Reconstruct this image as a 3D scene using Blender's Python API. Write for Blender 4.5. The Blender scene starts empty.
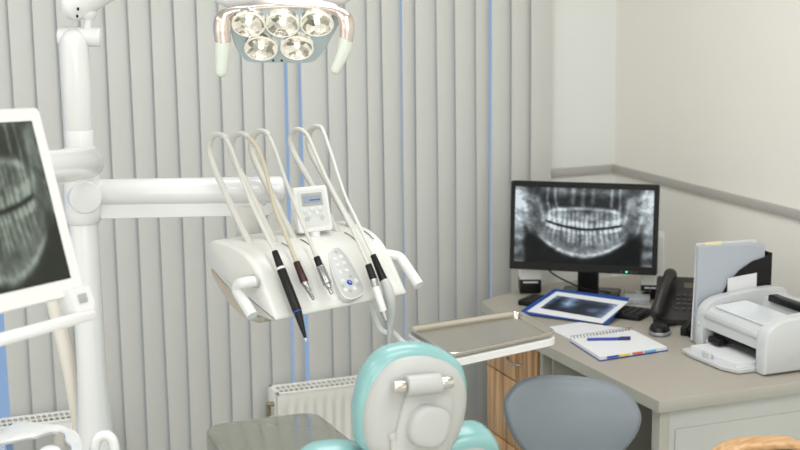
import bpy, bmesh, math, random
import numpy as np
from mathutils import Vector, Matrix, noise
random.seed(7)
sc = bpy.context.scene
C = bpy.context.collection
PI = math.pi
R = math.radians

# ------------------------------------------------------------------ camera
FPX = 1374.0
PITCH, ROLL, YAW = R(10.35), R(-0.75), R(-20.79)
CAM = Vector((0, 0, 1.80))
_lr = Vector((math.cos(YAW), math.sin(YAW), 0))
_lf = Vector((-math.sin(YAW), math.cos(YAW), 0))
CR, CF, UZ = _lr, _lf, Vector((0, 0, 1))
XA, YA = Vector((1, 0, 0)), Vector((0, 1, 0))
_fw = _lf * math.cos(PITCH) - UZ * math.sin(PITCH)
_up = _lf * math.sin(PITCH) + UZ * math.cos(PITCH)
_r2 = _lr * math.cos(ROLL) + _up * math.sin(ROLL)
_u2 = _up * math.cos(ROLL) - _lr * math.sin(ROLL)
cam_data = bpy.data.cameras.new('camera')
cam = bpy.data.objects.new('camera', cam_data)
C.objects.link(cam)
M = Matrix.Identity(4)
for i in range(3):
    M[i][0] = _r2[i]; M[i][1] = _u2[i]; M[i][2] = -_fw[i]; M[i][3] = CAM[i]
cam.matrix_world = M
cam_data.sensor_width = 36
cam_data.lens = 36 * FPX / 800
cam_data.clip_start = 0.05
cam_data.dof.use_dof = True
cam_data.dof.focus_distance = 3.25
cam_data.dof.aperture_fstop = 4.2
sc.camera = cam


def ray(px, py):
    return _fw + _r2 * ((px - 400) / FPX) + _u2 * ((225 - py) / FPX)


def atd(px, py, d):
    """point seen at a pixel, d metres ahead of the camera"""
    return CAM + ray(px, py) * d


def atz(px, py, z):
    d = ray(px, py)
    return CAM + d * ((z - CAM.z) / d.z)


def aty(px, py, y):
    d = ray(px, py)
    return CAM + d * (y / d.y)


def onp(P, n, px, py):
    """point seen at a pixel on the plane through P with normal n"""
    d = ray(px, py)
    return CAM + d * ((P - CAM).dot(n) / d.dot(n))


# ------------------------------------------------------------------ materials
MATS = {}


def mat(name, col, rough=0.5, metal=0.0, spec=0.5, coat=0.0, bump=0.0, bscale=60, var=0.0, vscale=8, emis=None, estr=0.0, alpha=1.0, trans=0.0, sub=0.0):
    if name in MATS:
        return MATS[name]
    m = bpy.data.materials.new(name)
    m.use_nodes = True
    nt = m.node_tree
    b = nt.nodes['Principled BSDF']
    c = tuple((x / 255) for x in col)
    c = tuple(x / 12.92 if x <= 0.04045 else ((x + 0.055) / 1.055) ** 2.4 for x in c)
    b.inputs['Base Color'].default_value = (*c, 1)
    b.inputs['Roughness'].default_value = rough
    b.inputs['Metallic'].default_value = metal
    b.inputs['Specular IOR Level'].default_value = spec
    b.inputs['Coat Weight'].default_value = coat
    b.inputs['Coat Roughness'].default_value = 0.08
    b.inputs['Alpha'].default_value = alpha
    b.inputs['Transmission Weight'].default_value = trans
    if emis:
        b.inputs['Emission Color'].default_value = (*emis, 1)
        b.inputs['Emission Strength'].default_value = estr
    tc = nt.nodes.new('ShaderNodeTexCoord')
    if var > 0:
        n = nt.nodes.new('ShaderNodeTexNoise')
        n.inputs['Scale'].default_value = vscale
        n.inputs['Detail'].default_value = 4
        nt.links.new(tc.outputs['Object'], n.inputs['Vector'])
        mx = nt.nodes.new('ShaderNodeMix')
        mx.data_type = 'RGBA'
        mx.inputs['A'].default_value = (*[max(0, x * (1 - var)) for x in c], 1)
        mx.inputs['B'].default_value = (*[min(1, x * (1 + var)) for x in c], 1)
        nt.links.new(n.outputs['Fac'], mx.inputs['Factor'])
        nt.links.new(mx.outputs['Result'], b.inputs['Base Color'])
    if bump > 0:
        n = nt.nodes.new('ShaderNodeTexNoise')
        n.inputs['Scale'].default_value = bscale
        n.inputs['Detail'].default_value = 3
        nt.links.new(tc.outputs['Object'], n.inputs['Vector'])
        bp = nt.nodes.new('ShaderNodeBump')
        bp.inputs['Strength'].default_value = bump
        bp.inputs['Distance'].default_value = 0.01
        nt.links.new(n.outputs['Fac'], bp.inputs['Height'])
        nt.links.new(bp.outputs['Normal'], b.inputs['Normal'])
    MATS[name] = m
    return m


def wood(name, c1, c2, scale, stretch, rough=0.4):
    m = mat(name, c1, rough)
    nt = m.node_tree
    b = nt.nodes['Principled BSDF']
    tc = nt.nodes.new('ShaderNodeTexCoord')
    mp = nt.nodes.new('ShaderNodeMapping')
    mp.inputs['Scale'].default_value = stretch
    n = nt.nodes.new('ShaderNodeTexNoise')
    n.inputs['Scale'].default_value = scale
    n.inputs['Detail'].default_value = 5
    n.inputs['Distortion'].default_value = 0.4
    rp = nt.nodes.new('ShaderNodeValToRGB')
    lin = lambda c: tuple(((x / 255 + 0.055) / 1.055) ** 2.4 for x in c)
    rp.color_ramp.elements[0].position = 0.36
    rp.color_ramp.elements[0].color = (*lin(c1), 1)
    rp.color_ramp.elements[1].position = 0.62
    rp.color_ramp.elements[1].color = (*lin(c2), 1)
    nt.links.new(tc.outputs['Object'], mp.inputs['Vector'])
    nt.links.new(mp.outputs['Vector'], n.inputs['Vector'])
    nt.links.new(n.outputs['Fac'], rp.inputs['Fac'])
    nt.links.new(rp.outputs['Color'], b.inputs['Base Color'])
    return m


def attr_screen(name, tint, strength, rough=0.25):
    """a lit display: its picture is the mesh's own colour attribute"""
    m = mat(name, (5, 5, 5), rough, spec=0.2)
    nt = m.node_tree
    b = nt.nodes['Principled BSDF']
    a = nt.nodes.new('ShaderNodeAttribute')
    a.attribute_name = 'picture'
    nt.links.new(a.outputs['Color'], b.inputs['Emission Color'])
    b.inputs['Emission Strength'].default_value = strength
    return m


def attr_print(name, rough=0.4):
    m = mat(name, (80, 80, 80), rough)
    nt = m.node_tree
    a = nt.nodes.new('ShaderNodeAttribute')
    a.attribute_name = 'picture'
    nt.links.new(a.outputs['Color'], nt.nodes['Principled BSDF'].inputs['Base Color'])
    return m


WHITE = mat('white enamel plastic', (229, 229, 227), 0.22, coat=0.3)
WHITE2 = mat('white moulded plastic', (218, 217, 211), 0.35)
CREAM = mat('cream plastic', (230, 224, 212), 0.35)
HOSE = mat('ivory hose', (206, 204, 196), 0.45)
TANHOSE = mat('tan hose', (196, 186, 164), 0.45)
TAUPE = mat('taupe plastic', (188, 178, 164), 0.45)
TEAL = mat('teal vinyl', (138, 184, 182), 0.22, coat=0.2, var=0.03)
SHELL = mat('pale grey shell', (184, 185, 181), 0.4)
CHROME = mat('chrome', (225, 220, 214), 0.12, metal=1)
SATIN = mat('satin chrome', (222, 210, 204), 0.25, metal=1)
STEEL = mat('stainless steel', (205, 200, 190), 0.2, metal=1, var=0.03, vscale=3)
BLACK = mat('black plastic', (17, 16, 16), 0.35, spec=0.3)
BLACKM = mat('matt black plastic', (24, 23, 23), 0.6, spec=0.3)
MAROON = mat('maroon anodised metal', (66, 38, 38), 0.3, metal=0.4)
SILVER = mat('silver metal', (172, 172, 172), 0.25, metal=1)
CONSOLE = mat('cream white console plastic', (221, 220, 214), 0.32, coat=0.15)
GREYTIP = mat('grey syringe plastic', (190, 192, 190), 0.35)
VINYL = mat('dark grey vinyl', (116, 124, 130), 0.38, var=0.04, vscale=30)
PAPER = mat('white paper', (226, 226, 227), 0.8)
YPAPER = mat('pale yellow paper', (240, 232, 196), 0.8)
BLUE = mat('blue card', (28, 74, 150), 0.45)
GREYCARD = mat('grey card', (178, 184, 192), 0.45)
PRINTER = mat('printer white plastic', (204, 206, 206), 0.4)
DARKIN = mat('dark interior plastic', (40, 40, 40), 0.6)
LAMINATE = mat('warm grey laminate', (172, 165, 153), 0.42, var=0.02, vscale=120)
LAMEDGE = mat('grey laminate edge', (176, 174, 163), 0.5)
PANEL = mat('pale grey panel', (186, 188, 182), 0.5, var=0.02)
RADW = mat('radiator enamel', (246, 245, 238), 0.4)
GRILLE = mat('radiator gap', (96, 94, 86), 0.7)
BRASS = mat('valve metal', (150, 140, 120), 0.35, metal=0.8)
WOODA = wood('beech armrest', (188, 142, 96), (216, 174, 128), 9, (2, 14, 14), 0.35)
WOODD = wood('zebrano drawer front', (156, 112, 70), (216, 174, 126), 7, (1, 9, 0.35), 0.45)

# ------------------------------------------------------------------ mesh builders


def bm_new():
    return bmesh.new()


def box(cx, cy, cz, sx, sy, sz, bev=0.0, seg=2, bm=None):
    b = bmesh.new()
    bmesh.ops.create_cube(b, size=1)
    for v in b.verts:
        v.co = Vector((v.co.x * sx + cx, v.co.y * sy + cy, v.co.z * sz + cz))
    if bev > 0:
        bev = min(bev, 0.49 * min(sx, sy, sz))
        bmesh.ops.bevel(b, geom=b.edges[:], offset=bev, segments=seg, affect='EDGES', profile=0.5)
    return join(bm, b)


def join(a, b):
    if a is None:
        return b
    me = bpy.data.meshes.new('tmp')
    b.to_mesh(me)
    b.free()
    a.from_mesh(me)
    bpy.data.meshes.remove(me)
    return a


def catmull(pts, n=8, closed=False):
    P = [Vector(p) for p in pts]
    out = []
    L = len(P)
    rng = range(L if closed else L - 1)
    for i in rng:
        p0 = P[(i - 1) % L] if closed or i > 0 else P[0] * 2 - P[1]
        p1 = P[i]
        p2 = P[(i + 1) % L]
        p3 = P[(i + 2) % L] if closed or i + 2 < L else P[-1] * 2 - P[-2]
        for k in range(n):
            t = k / n
            out.append(0.5 * ((2 * p1) + (p2 - p0) * t + (2 * p0 - 5 * p1 + 4 * p2 - p3) * t * t + (3 * p1 - p0 - 3 * p2 + p3) * t ** 3))
    if not closed:
        out.append(P[-1])
    return out


def tube(pts, r, seg=14, smooth=6, bm=None, cap=True, flat=1.0, ref=None):
    """swept round tube; r a number or one radius per control point"""
    rr = [r] * len(pts) if isinstance(r, (int, float)) else list(r)
    if smooth > 1:
        path = catmull(pts, smooth)
        rad = []
        for i in range(len(rr) - 1):
            for k in range(smooth):
                t = k / smooth
                rad.append(rr[i] * (1 - t) + rr[i + 1] * t)
        rad.append(rr[-1])
    else:
        path, rad = [Vector(p) for p in pts], rr
    b = bmesh.new()
    t0 = (path[1] - path[0]).normalized()
    nrm = Vector(ref) if ref is not None else (UZ if abs(t0.z) < 0.9 else Vector((1, 0, 0)))
    nrm = (nrm - t0 * nrm.dot(t0)).normalized()
    rings = []
    for i, p in enumerate(path):
        a = path[max(0, i - 1)]
        c = path[min(len(path) - 1, i + 1)]
        t = (c - a).normalized() if (c - a).length > 1e-9 else t0
        nrm = nrm - t * nrm.dot(t)
        nrm.normalize()
        bn = t.cross(nrm)
        rings.append([b.verts.new(p + (nrm * math.cos(2 * PI * k / seg) * flat + bn * math.sin(2 * PI * k / seg)) * rad[i]) for k in range(seg)])
    for i in range(len(rings) - 1):
        for k in range(seg):
            b.faces.new((rings[i][k], rings[i][(k + 1) % seg], rings[i + 1][(k + 1) % seg], rings[i + 1][k]))
    if cap:
        b.faces.new(list(reversed(rings[0])))
        b.faces.new(rings[-1])
    return join(bm, b)


def rod(a, c, r, r2=None, seg=20, bm=None, round_=0.0):
    """straight cylinder or cone, ends rounded by round_"""
    a, c = Vector(a), Vector(c)
    r2 = r if r2 is None else r2
    if round_ > 0:
        d = (c - a).normalized()
        L = (c - a).length
        q = min(round_, r, r2, L / 2.01)
        pts, rad = [], []
        for k in range(5):
            t = k / 4 * PI / 2
            pts.append(a + d * q * (1 - math.sin(t)) if False else a + d * q * (1 - math.cos(t)))
            rad.append(r - q + q * math.sin(t))
        for k in range(5):
            t = (1 - k / 4) * PI / 2
            pts.append(c - d * q * (1 - math.cos(t)))
            rad.append(r2 - q + q * math.sin(t))
        rad = [max(x, 1e-4) for x in rad]
        return tube(pts, rad, seg, 1, bm)
    return tube([a, c], [r, r2], seg, 1, bm)


def lathe(prof, origin=(0, 0, 0), axis=(0, 0, 1), seg=32, bm=None):
    """prof: (distance along axis, radius)"""
    o, ax = Vector(origin), Vector(axis).normalized()
    return tube([o + ax * h for h, r in prof], [max(r, 1e-4) for h, r in prof], seg, 1, bm) if all(prof[i + 1][0] > prof[i][0] for i in range(len(prof) - 1)) else _lathe(prof, o, ax, seg, bm)


def _lathe(prof, o, ax, seg, bm, cap=True):
    b = bmesh.new()
    n = (UZ if abs(ax.z) < 0.9 else Vector((1, 0, 0)))
    n = (n - ax * n.dot(ax)).normalized()
    m = ax.cross(n)
    rings = [[b.verts.new(o + ax * h + (n * math.cos(2 * PI * k / seg) + m * math.sin(2 * PI * k / seg)) * max(r, 1e-4)) for k in range(seg)] for h, r in prof]
    for i in range(len(rings) - 1):
        for k in range(seg):
            b.faces.new((rings[i][k], rings[i][(k + 1) % seg], rings[i + 1][(k + 1) % seg], rings[i + 1][k]))
    if cap:
        b.faces.new(list(reversed(rings[0])))
        b.faces.new(rings[-1])
    return join(bm, b)


def ball(c, sx, sy=None, sz=None, bm=None, e=1.0, nu=32, nv=18, mx=None):
    """ellipsoid / superellipsoid"""
    sy = sx if sy is None else sy
    sz = sx if sz is None else sz
    b = bmesh.new()
    f = lambda x: math.copysign(abs(x) ** e, x)
    rows = []
    for j in range(1, nv):
        v = -PI / 2 + PI * j / nv
        rows.append([b.verts.new((sx * f(math.cos(v)) * f(math.cos(2 * PI * i / nu)), sy * f(math.cos(v)) * f(math.sin(2 * PI * i / nu)), sz * f(math.sin(v)))) for i in range(nu)])
    s = b.verts.new((0, 0, -sz)); t = b.verts.new((0, 0, sz))
    for i in range(nu):
        b.faces.new((s, rows[0][(i + 1) % nu], rows[0][i]))
        b.faces.new((t, rows[-1][i], rows[-1][(i + 1) % nu]))
        for j in range(len(rows) - 1):
            b.faces.new((rows[j][i], rows[j][(i + 1) % nu], rows[j + 1][(i + 1) % nu], rows[j + 1][i]))
    if mx is not None:
        bmesh.ops.transform(b, matrix=mx, verts=b.verts[:])
    bmesh.ops.translate(b, vec=Vector(c), verts=b.verts[:])
    return join(bm, b)


def loft(rings, bm=None, cap=True, closed=True):
    b = bmesh.new()
    V = [[b.verts.new(p) for p in r] for r in rings]
    n = len(V[0])
    for i in range(len(V) - 1):
        for k in range(n if closed else n - 1):
            b.faces.new((V[i][k], V[i][(k + 1) % n], V[i + 1][(k + 1) % n], V[i + 1][k]))
    if cap:
        b.faces.new(list(reversed(V[0])))
        b.faces.new(V[-1])
    bmesh.ops.recalc_face_normals(b, faces=b.faces[:])
    return join(bm, b)


def padded(outline, layers, O, U, V, N, bm=None):
    """slab with an outline in the U,V plane; layers = (offset along N, inset in metres or ('s', scale))"""
    cx = sum(p[0] for p in outline) / len(outline)
    cy = sum(p[1] for p in outline) / len(outline)
    rings = []
    n = len(outline)
    for z, ins in layers:
        ring = []
        for i, (x, y) in enumerate(outline):
            if isinstance(ins, tuple):
                s = ins[1]
                xx, yy = cx + (x - cx) * s, cy + (y - cy) * s
            else:
                a = outline[(i - 1) % n]; c = outline[(i + 1) % n]
                tx, ty = c[0] - a[0], c[1] - a[1]
                L = math.hypot(tx, ty) or 1
                nx, ny = -ty / L, tx / L
                if nx * (cx - x) + ny * (cy - y) < 0:
                    nx, ny = -nx, -ny
                xx, yy = x + nx * ins, y + ny * ins
            ring.append(O + U * xx + V * yy + N * z)
        rings.append(ring)
    return loft(rings, bm)


def rrect(w, h, r, n=6, cx=0, cy=0):
    pts = []
    for sx, sy, a0 in ((1, 1, 0), (-1, 1, 90), (-1, -1, 180), (1, -1, 270)):
        for k in range(n + 1):
            a = R(a0 + 90 * k / n)
            pts.append((cx + sx * (w / 2 - r) + r * math.cos(a), cy + sy * (h / 2 - r) + r * math.sin(a)))
    return pts


def round_poly(pts, r, n=6):
    out = []
    L = len(pts)
    for i in range(L):
        p, a, c = Vector(pts[i]), Vector(pts[i - 1]), Vector(pts[(i + 1) % L])
        u, w = (a - p).normalized(), (c - p).normalized()
        p0, p1 = p + u * r, p + w * r
        for k in range(n + 1):
            t = k / n
            q = p0 * (1 - t) ** 2 + p * (2 * t * (1 - t)) + p1 * t ** 2
            out.append((q.x, q.y))
    return out


def smooth_outline(pts, n=8):
    return [(p.x, p.y) for p in catmull([Vector((x, y, 0)) for x, y in pts], n, True)]


def sellipse(a, b, e=0.8, n=48, rot=0, cx=0, cy=0):
    out = []
    f = lambda x: math.copysign(abs(x) ** e, x)
    for k in range(n):
        t = 2 * PI * k / n
        x, y = a * f(math.cos(t)), b * f(math.sin(t))
        out.append((cx + x * math.cos(rot) - y * math.sin(rot), cy + x * math.sin(rot) + y * math.cos(rot)))
    return out


def gridmesh(fn, nu, nv, bm=None):
    b = bmesh.new()
    V = [[b.verts.new(fn(i / (nu - 1), j / (nv - 1))) for i in range(nu)] for j in range(nv)]
    for j in range(nv - 1):
        for i in range(nu - 1):
            b.faces.new((V[j][i], V[j][i + 1], V[j + 1][i + 1], V[j + 1][i]))
    return join(bm, b)


def xf(b, mx):
    bmesh.ops.transform(b, matrix=mx, verts=b.verts[:])
    return b


ROOTM = {}


def obj(name, bm, m, parent=None, world=True, angle=38, label=None):
    """link a bmesh as one mesh object; shapes given in world space are moved into the parent's space"""
    me = bpy.data.meshes.new(name)
    if parent is not None and world:
        mx = ROOTM.get(parent.name)
        if mx is not None:
            bmesh.ops.transform(bm, matrix=mx.inverted(), verts=bm.verts[:])
    bm.normal_update()
    bm.to_mesh(me)
    bm.free()
    o = bpy.data.objects.new(name, me)
    C.objects.link(o)
    ms = m if isinstance(m, (list, tuple)) else [m]
    for x in ms:
        me.materials.append(x)
    me.polygons.foreach_set('use_smooth', [True] * len(me.polygons))
    me.set_sharp_from_angle(angle=R(angle))
    if parent is not None:
        o.parent = parent
        ROOTM[o.name] = ROOTM[parent.name] if world and parent.name in ROOTM else Matrix.Identity(4)
    else:
        ROOTM[o.name] = Matrix.Identity(4)
    if label:
        o['label'] = label
    return o


def thing(name, label, cat, loc=(0, 0, 0), rotz=0.0, group=None):
    o = bpy.data.objects.new(name, None)
    C.objects.link(o)
    o.empty_display_size = 0.05
    o.location = loc
    o.rotation_euler = (0, 0, rotz)
    o['label'] = label
    o['category'] = cat
    if group:
        o['group'] = group
    ROOTM[o.name] = Matrix.Translation(Vector(loc)) @ Matrix.Rotation(rotz, 4, 'Z')
    return o


def tag(o, label, cat, group=None):
    o['label'] = label
    o['category'] = cat
    if group:
        o['group'] = group
    return o


def struct(name, bm, m, parent=None):
    o = obj(name, bm, m, parent)
    if parent is None:
        o['kind'] = 'structure'
    return o


def local(o):
    return ROOTM[o.name]


def down(p, z=0.0):
    return Vector((p.x, p.y, z))

# ------------------------------------------------------------------ pictures (radiographs)


def g(x, s):
    return math.exp(-(x / s) ** 2)


def sstep(a, b, x):
    t = min(1, max(0, (x - a) / (b - a)))
    return t * t * (3 - 2 * t)


def xray(u, v):
    """brightness of a panoramic dental radiograph, u to the right, v downwards"""
    w1 = noise.noise(Vector((u * 5, v * 4, 2.2)))
    w2 = noise.noise(Vector((u * 5, v * 4, 9.2)))
    u, v = u + .012 * w1, v + .014 * w2
    x = 2 * u - 1
    ax = abs(x)
    I = 0.13
    # soft tissue and bone mass
    vm = 0.895 - 0.60 * ax ** 2            # lower border of the jaw
    vo = 0.545 - 0.080 * (ax / 0.52) ** 1.6 + .03 * x          # bite line
    vp = 0.265 + 0.05 * (ax / 0.5) ** 2              # palate
    inside = sstep(0.05, -0.02, v - vm) * sstep(0.70, 0.54, ax) * sstep(0.26, 0.38, v)
    I += 0.26 * inside
    I += 0.40 * g(v - vm, 0.026) * sstep(0.70, 0.52, ax)
    I += 0.12 * g(v - vm + 0.05, 0.05) * sstep(0.8, 0.6, ax)
    I += 0.48 * g(v - vp, 0.022) * sstep(0.55, 0.42, ax)
    # rising branch of the jaw
    I += 0.22 * g(ax - 0.72 - 0.10 * (0.5 - v), 0.10) * sstep(0.75, 0.50, v) * sstep(0.05, 0.2, v)
    I += 0.25 * g(ax - 0.62 + 0.25 * (v - 0.3), 0.035) * sstep(0.5, 0.42, v) * sstep(0.08, 0.16, v)
    I += 0.22 * g(ax - 0.82 - 0.2 * (0.4 - v), 0.03) * sstep(0.68, 0.5, v)
    # joints and skull at the outer top
    I += 0.80 * g(ax - 1.0, 0.15) * g(v - 0.16, 0.17)
    I += 0.55 * g(ax - 0.95, 0.12) * g(v - 0.38, 0.20)
    I += 0.09 * sstep(0.45, 0.6, ax) * sstep(0.7, 0.4, v)
    I += 0.25 * g(ax - 0.78, 0.09) * g(v - 0.13 + 0.25 * (ax - 0.78), 0.05)
    # nose and sinuses
    I += 0.30 * g(ax - 0.42 + 0.15 * v, 0.022) * sstep(0.30, 0.22, v)
    I += 0.26 * g(ax - 0.52, 0.02) * sstep(0.33, 0.2, v)
    I += 0.24 * g(ax - 0.14, 0.03) * sstep(0.28, 0.16, v)
    I += 0.20 * g(x, 0.03) * sstep(0.30, 0.2, v)
    I += 0.16 * g(v - 0.04, 0.05) * sstep(0.7, 0.5, ax)
    I += 0.16 * g(ax - 0.28, 0.10) * g(v - 0.06, 0.06)
    # upper teeth
    if ax < 0.56:
        tx = x * 15.5 * (1 - 0.18 * ax) + .45 * noise.noise(Vector((x * 7, v * 3, .3)))
        st = 0.5 + 0.5 * math.cos(2 * PI * tx / 1.0 * 1.0)
        d = vo - v
        band = sstep(0.0, 0.03, d) * sstep(0.26, 0.20, d)
        crown = sstep(0.0, 0.02, d) * sstep(0.11, 0.06, d)
        edge = sstep(0.57, 0.50, ax)
        I += edge * band * (0.10 + 0.20 * st)
        I += edge * crown * (0.22 + 0.22 * st + 0.30 * sstep(0.30, 0.48, ax))
        # lower teeth, roots fanning outwards
        d = v - vo
        fx = x / (1 + 0.55 * max(0, d))
        tx = fx * 16.5 * (1 - 0.15 * ax) + .45 * noise.noise(Vector((x * 7, v * 3, 4.3)))
        st = 0.5 + 0.5 * math.cos(2 * PI * tx)
        band = sstep(0.0, 0.03, d) * sstep(0.23, 0.16, d)
        crown = sstep(0.0, 0.02, d) * sstep(0.08, 0.05, d)
        I += edge * band * (0.06 + 0.24 * st)
        I += edge * crown * (0.14 + 0.20 * st + 0.32 * sstep(0.30, 0.48, ax))
        I *= 1 - 0.92 * g(v - vo, 0.017) * edge
    # dark throat below and beside the jaw
    I *= 1 - 0.62 * sstep(0.02, 0.10, v - vm) * sstep(0.90, 0.78, ax) * sstep(.35, .6, v)
    I *= 1 - 0.35 * g(ax - 0.70, 0.07) * g(v - 0.75, 0.16)
    # spine
    if ax > 0.80:
        s = 0.5 + 0.5 * math.cos(v * 2 * PI / 0.17)
        I += 0.34 * sstep(0.82, 0.90, ax) * sstep(0.45, 0.6, v) * (0.35 + 0.65 * s)
    n = noise.fractal(Vector((u * 16, v * 10, 3.1)), 0.7, 2.0, 5)
    n2 = noise.noise(Vector((u * 46, v * 30, 1.7)))
    n3 = noise.noise(Vector((u * 4.5, v * 3.2, 8.7)))
    I *= 1 + 0.42 * n + 0.14 * n2 + 0.30 * n3
    return max(0.015, min(1, I))


def picture(name, O, U, V, w, h, nx, ny, fn, m, parent):
    """flat picture: O = upper left corner, U to the right, V downwards; its own colours per vertex"""
    b = gridmesh(lambda a, c: O + U * (w * a) + V * (h * c), nx, ny)
    o = obj(name, b, m, parent)
    at = o.data.color_attributes.new('picture', 'FLOAT_COLOR', 'POINT')
    vals = []
    for j in range(ny):
        for i in range(nx):
            vals.extend((*fn(i / (nx - 1), j / (ny - 1)), 1.0))
    at.data.foreach_set('color', vals)
    return o


# ------------------------------------------------------------------ the room
WY, WX = 4.486, 2.565      # window wall, right wall
CEIL = 2.75
XL, YF = -3.2, -3.0
WALLW = mat('white wall paint', (232, 233, 228), 0.75, var=0.01, bump=0.05, bscale=150)
WALLB = mat('warm white wall paint', (238, 234, 225), 0.75, var=0.01, bump=0.05, bscale=150)
CEILM = mat('ceiling paint', (240, 240, 236), 0.85, var=0.01)
FLOORM = mat('pale grey vinyl floor', (188, 185, 178), 0.35, var=0.06, vscale=5)
RAILM = mat('grey wall rail', (184, 180, 174), 0.45, var=0.02)
FRAMEM = mat('window frame', (225, 228, 230), 0.4)
struct('floor', box((XL + WX) / 2, (YF + WY) / 2, -0.05, WX - XL + .4, WY - YF + .4, 0.1), FLOORM)
struct('ceiling', box((XL + WX) / 2, (YF + WY) / 2, CEIL + .05, WX - XL + .4, WY - YF + .4, 0.1), CEILM)
struct('wall_right', box(WX + .1, (YF + WY) / 2, CEIL / 2, 0.2, WY - YF, CEIL), WALLB)
struct('wall_left', box(XL - .1, (YF + WY) / 2, CEIL / 2, 0.2, WY - YF, CEIL), WALLB)
struct('wall_front', box((XL + WX) / 2, YF - .1, CEIL / 2, WX - XL + .4, 0.2, CEIL), WALLB)
x0, x1, z0, z1 = -2.0, 2.22, 0.12, 2.55
bw = box((x1 + WX + .2) / 2, WY + .1, CEIL / 2, WX + .2 - x1, 0.2, CEIL)
bw = box((XL - .2 + x0) / 2, WY + .1, CEIL / 2, x0 - XL + .2, 0.2, CEIL, bm=bw)
bw = box((x0 + x1) / 2, WY + .1, z0 / 2, x1 - x0, 0.2, z0, bm=bw)
bw = box((x0 + x1) / 2, WY + .1, (z1 + CEIL) / 2, x1 - x0, 0.2, CEIL - z1, bm=bw)
struct('wall_back', bw, WALLW)
wf = None
for a, c, d, e in ((x0, x1, z0, z0 + .06), (x0, x1, z1 - .06, z1), (x0, x0 + .06, z0, z1), (x1 - .06, x1, z0, z1), (-0.55, -0.49, z0, z1)):
    wf = box((a + c) / 2, WY + .13, (d + e) / 2, c - a, .06, e - d, .006, bm=wf)
win = struct('window_1', wf, FRAMEM)
GLASS = mat('window glass', (235, 240, 245), 0.02, trans=1.0, spec=0.4)
obj('pane', box((x0 + x1) / 2, WY + .13, (z0 + z1) / 2, x1 - x0 - .1, .008, z1 - z0 - .1), GLASS, win)
# rails along the walls at 1.08 m
pR = 1.082
cz = 0.017
struct('trim_1', box((2.29 + WX) / 2, WY - .006, pR - .008, WX - 2.29, .012, .030, .003), RAILM)
struct('trim_2', box(WX - .006, (YF + WY) / 2, pR - .008, .012, WY - YF, .030, .003), RAILM)
struct('baseboard_right', box(WX - .008, (YF + WY) / 2, .04, .016, WY - YF, .08, .003), RAILM)

# ------------------------------------------------------------------ vertical blinds
BLIND = mat('grey blind fabric', (212, 212, 207), 0.8, bump=0.06, bscale=500)
BY = 4.445
edges = [-2, 21, 45, 68, 91, 115, 137.5, 159.7, 182, 204, 225.5, 246.3, 267.5, 289.2]
edges2 = [304.2, 330, 348, 369.5, 384, 404, 416.3, 437.3, 455, 475.7, 490.7, 510, 529, 549]
gapr = {289.2: .0008, 304.2: .0018, 404: -.002, 490.7: -.002}


def slat(xa, xb, k):
    z_a, z_b = 0.06, CEIL - 0.09
    ph = random.uniform(-.5, .5)
    prof = []
    n = 7
    for i in range(n):
        t = i / (n - 1)
        yy = BY - 0.0025 * (1 - (2 * t - 1) ** 2) + (0.020 * (t - .5))
        prof.append((xa + (xb - xa) * t, yy))
    rings = []
    for j in range(10):
        z = z_b + (z_a - z_b) * j / 9
        sw = 0.0016 * math.sin(j * .8 + ph * 6)
        rings.append([Vector((x + sw, yv, z)) for x, yv in prof] + [Vector((x + sw, yv + .0012, z)) for x, yv in reversed(prof)])
    return loft(rings)


def blind(label, ed, extra=None):
    xs = [aty(e, 225, BY).x for e in ed]
    t = thing('vertical_blind', label, 'blind', ((xs[0] + xs[-1]) / 2, BY, 0), 0, 'vertical blinds over the window')
    obj('head_rail', box((xs[0] + xs[-1]) / 2, BY + .012, CEIL - .045, xs[-1] - xs[0], .04, .07, .004), FRAMEM, t)
    prs = list(zip(range(len(ed) - 1), xs[:-1], xs[1:]))
    for i, a, b in prs:
        ga = gapr.get(ed[i], 0) / 2
        gb = gapr.get(ed[i + 1], -.022) / 2
        obj('slat', slat(a + ga, b - gb, i), BLIND, t)
    if extra:
        for a, b in extra:
            obj('slat', slat(aty(a, 225, BY).x, aty(b, 225, BY).x, 3), BLIND, t)
    return t


blind('long grey vertical blind behind the white dental column and its arm', edges)
blind('long grey vertical blind between the operating lamp and the white wall strip', edges2, [(290.4, 302.9)])

# ------------------------------------------------------------------ radiators


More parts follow.
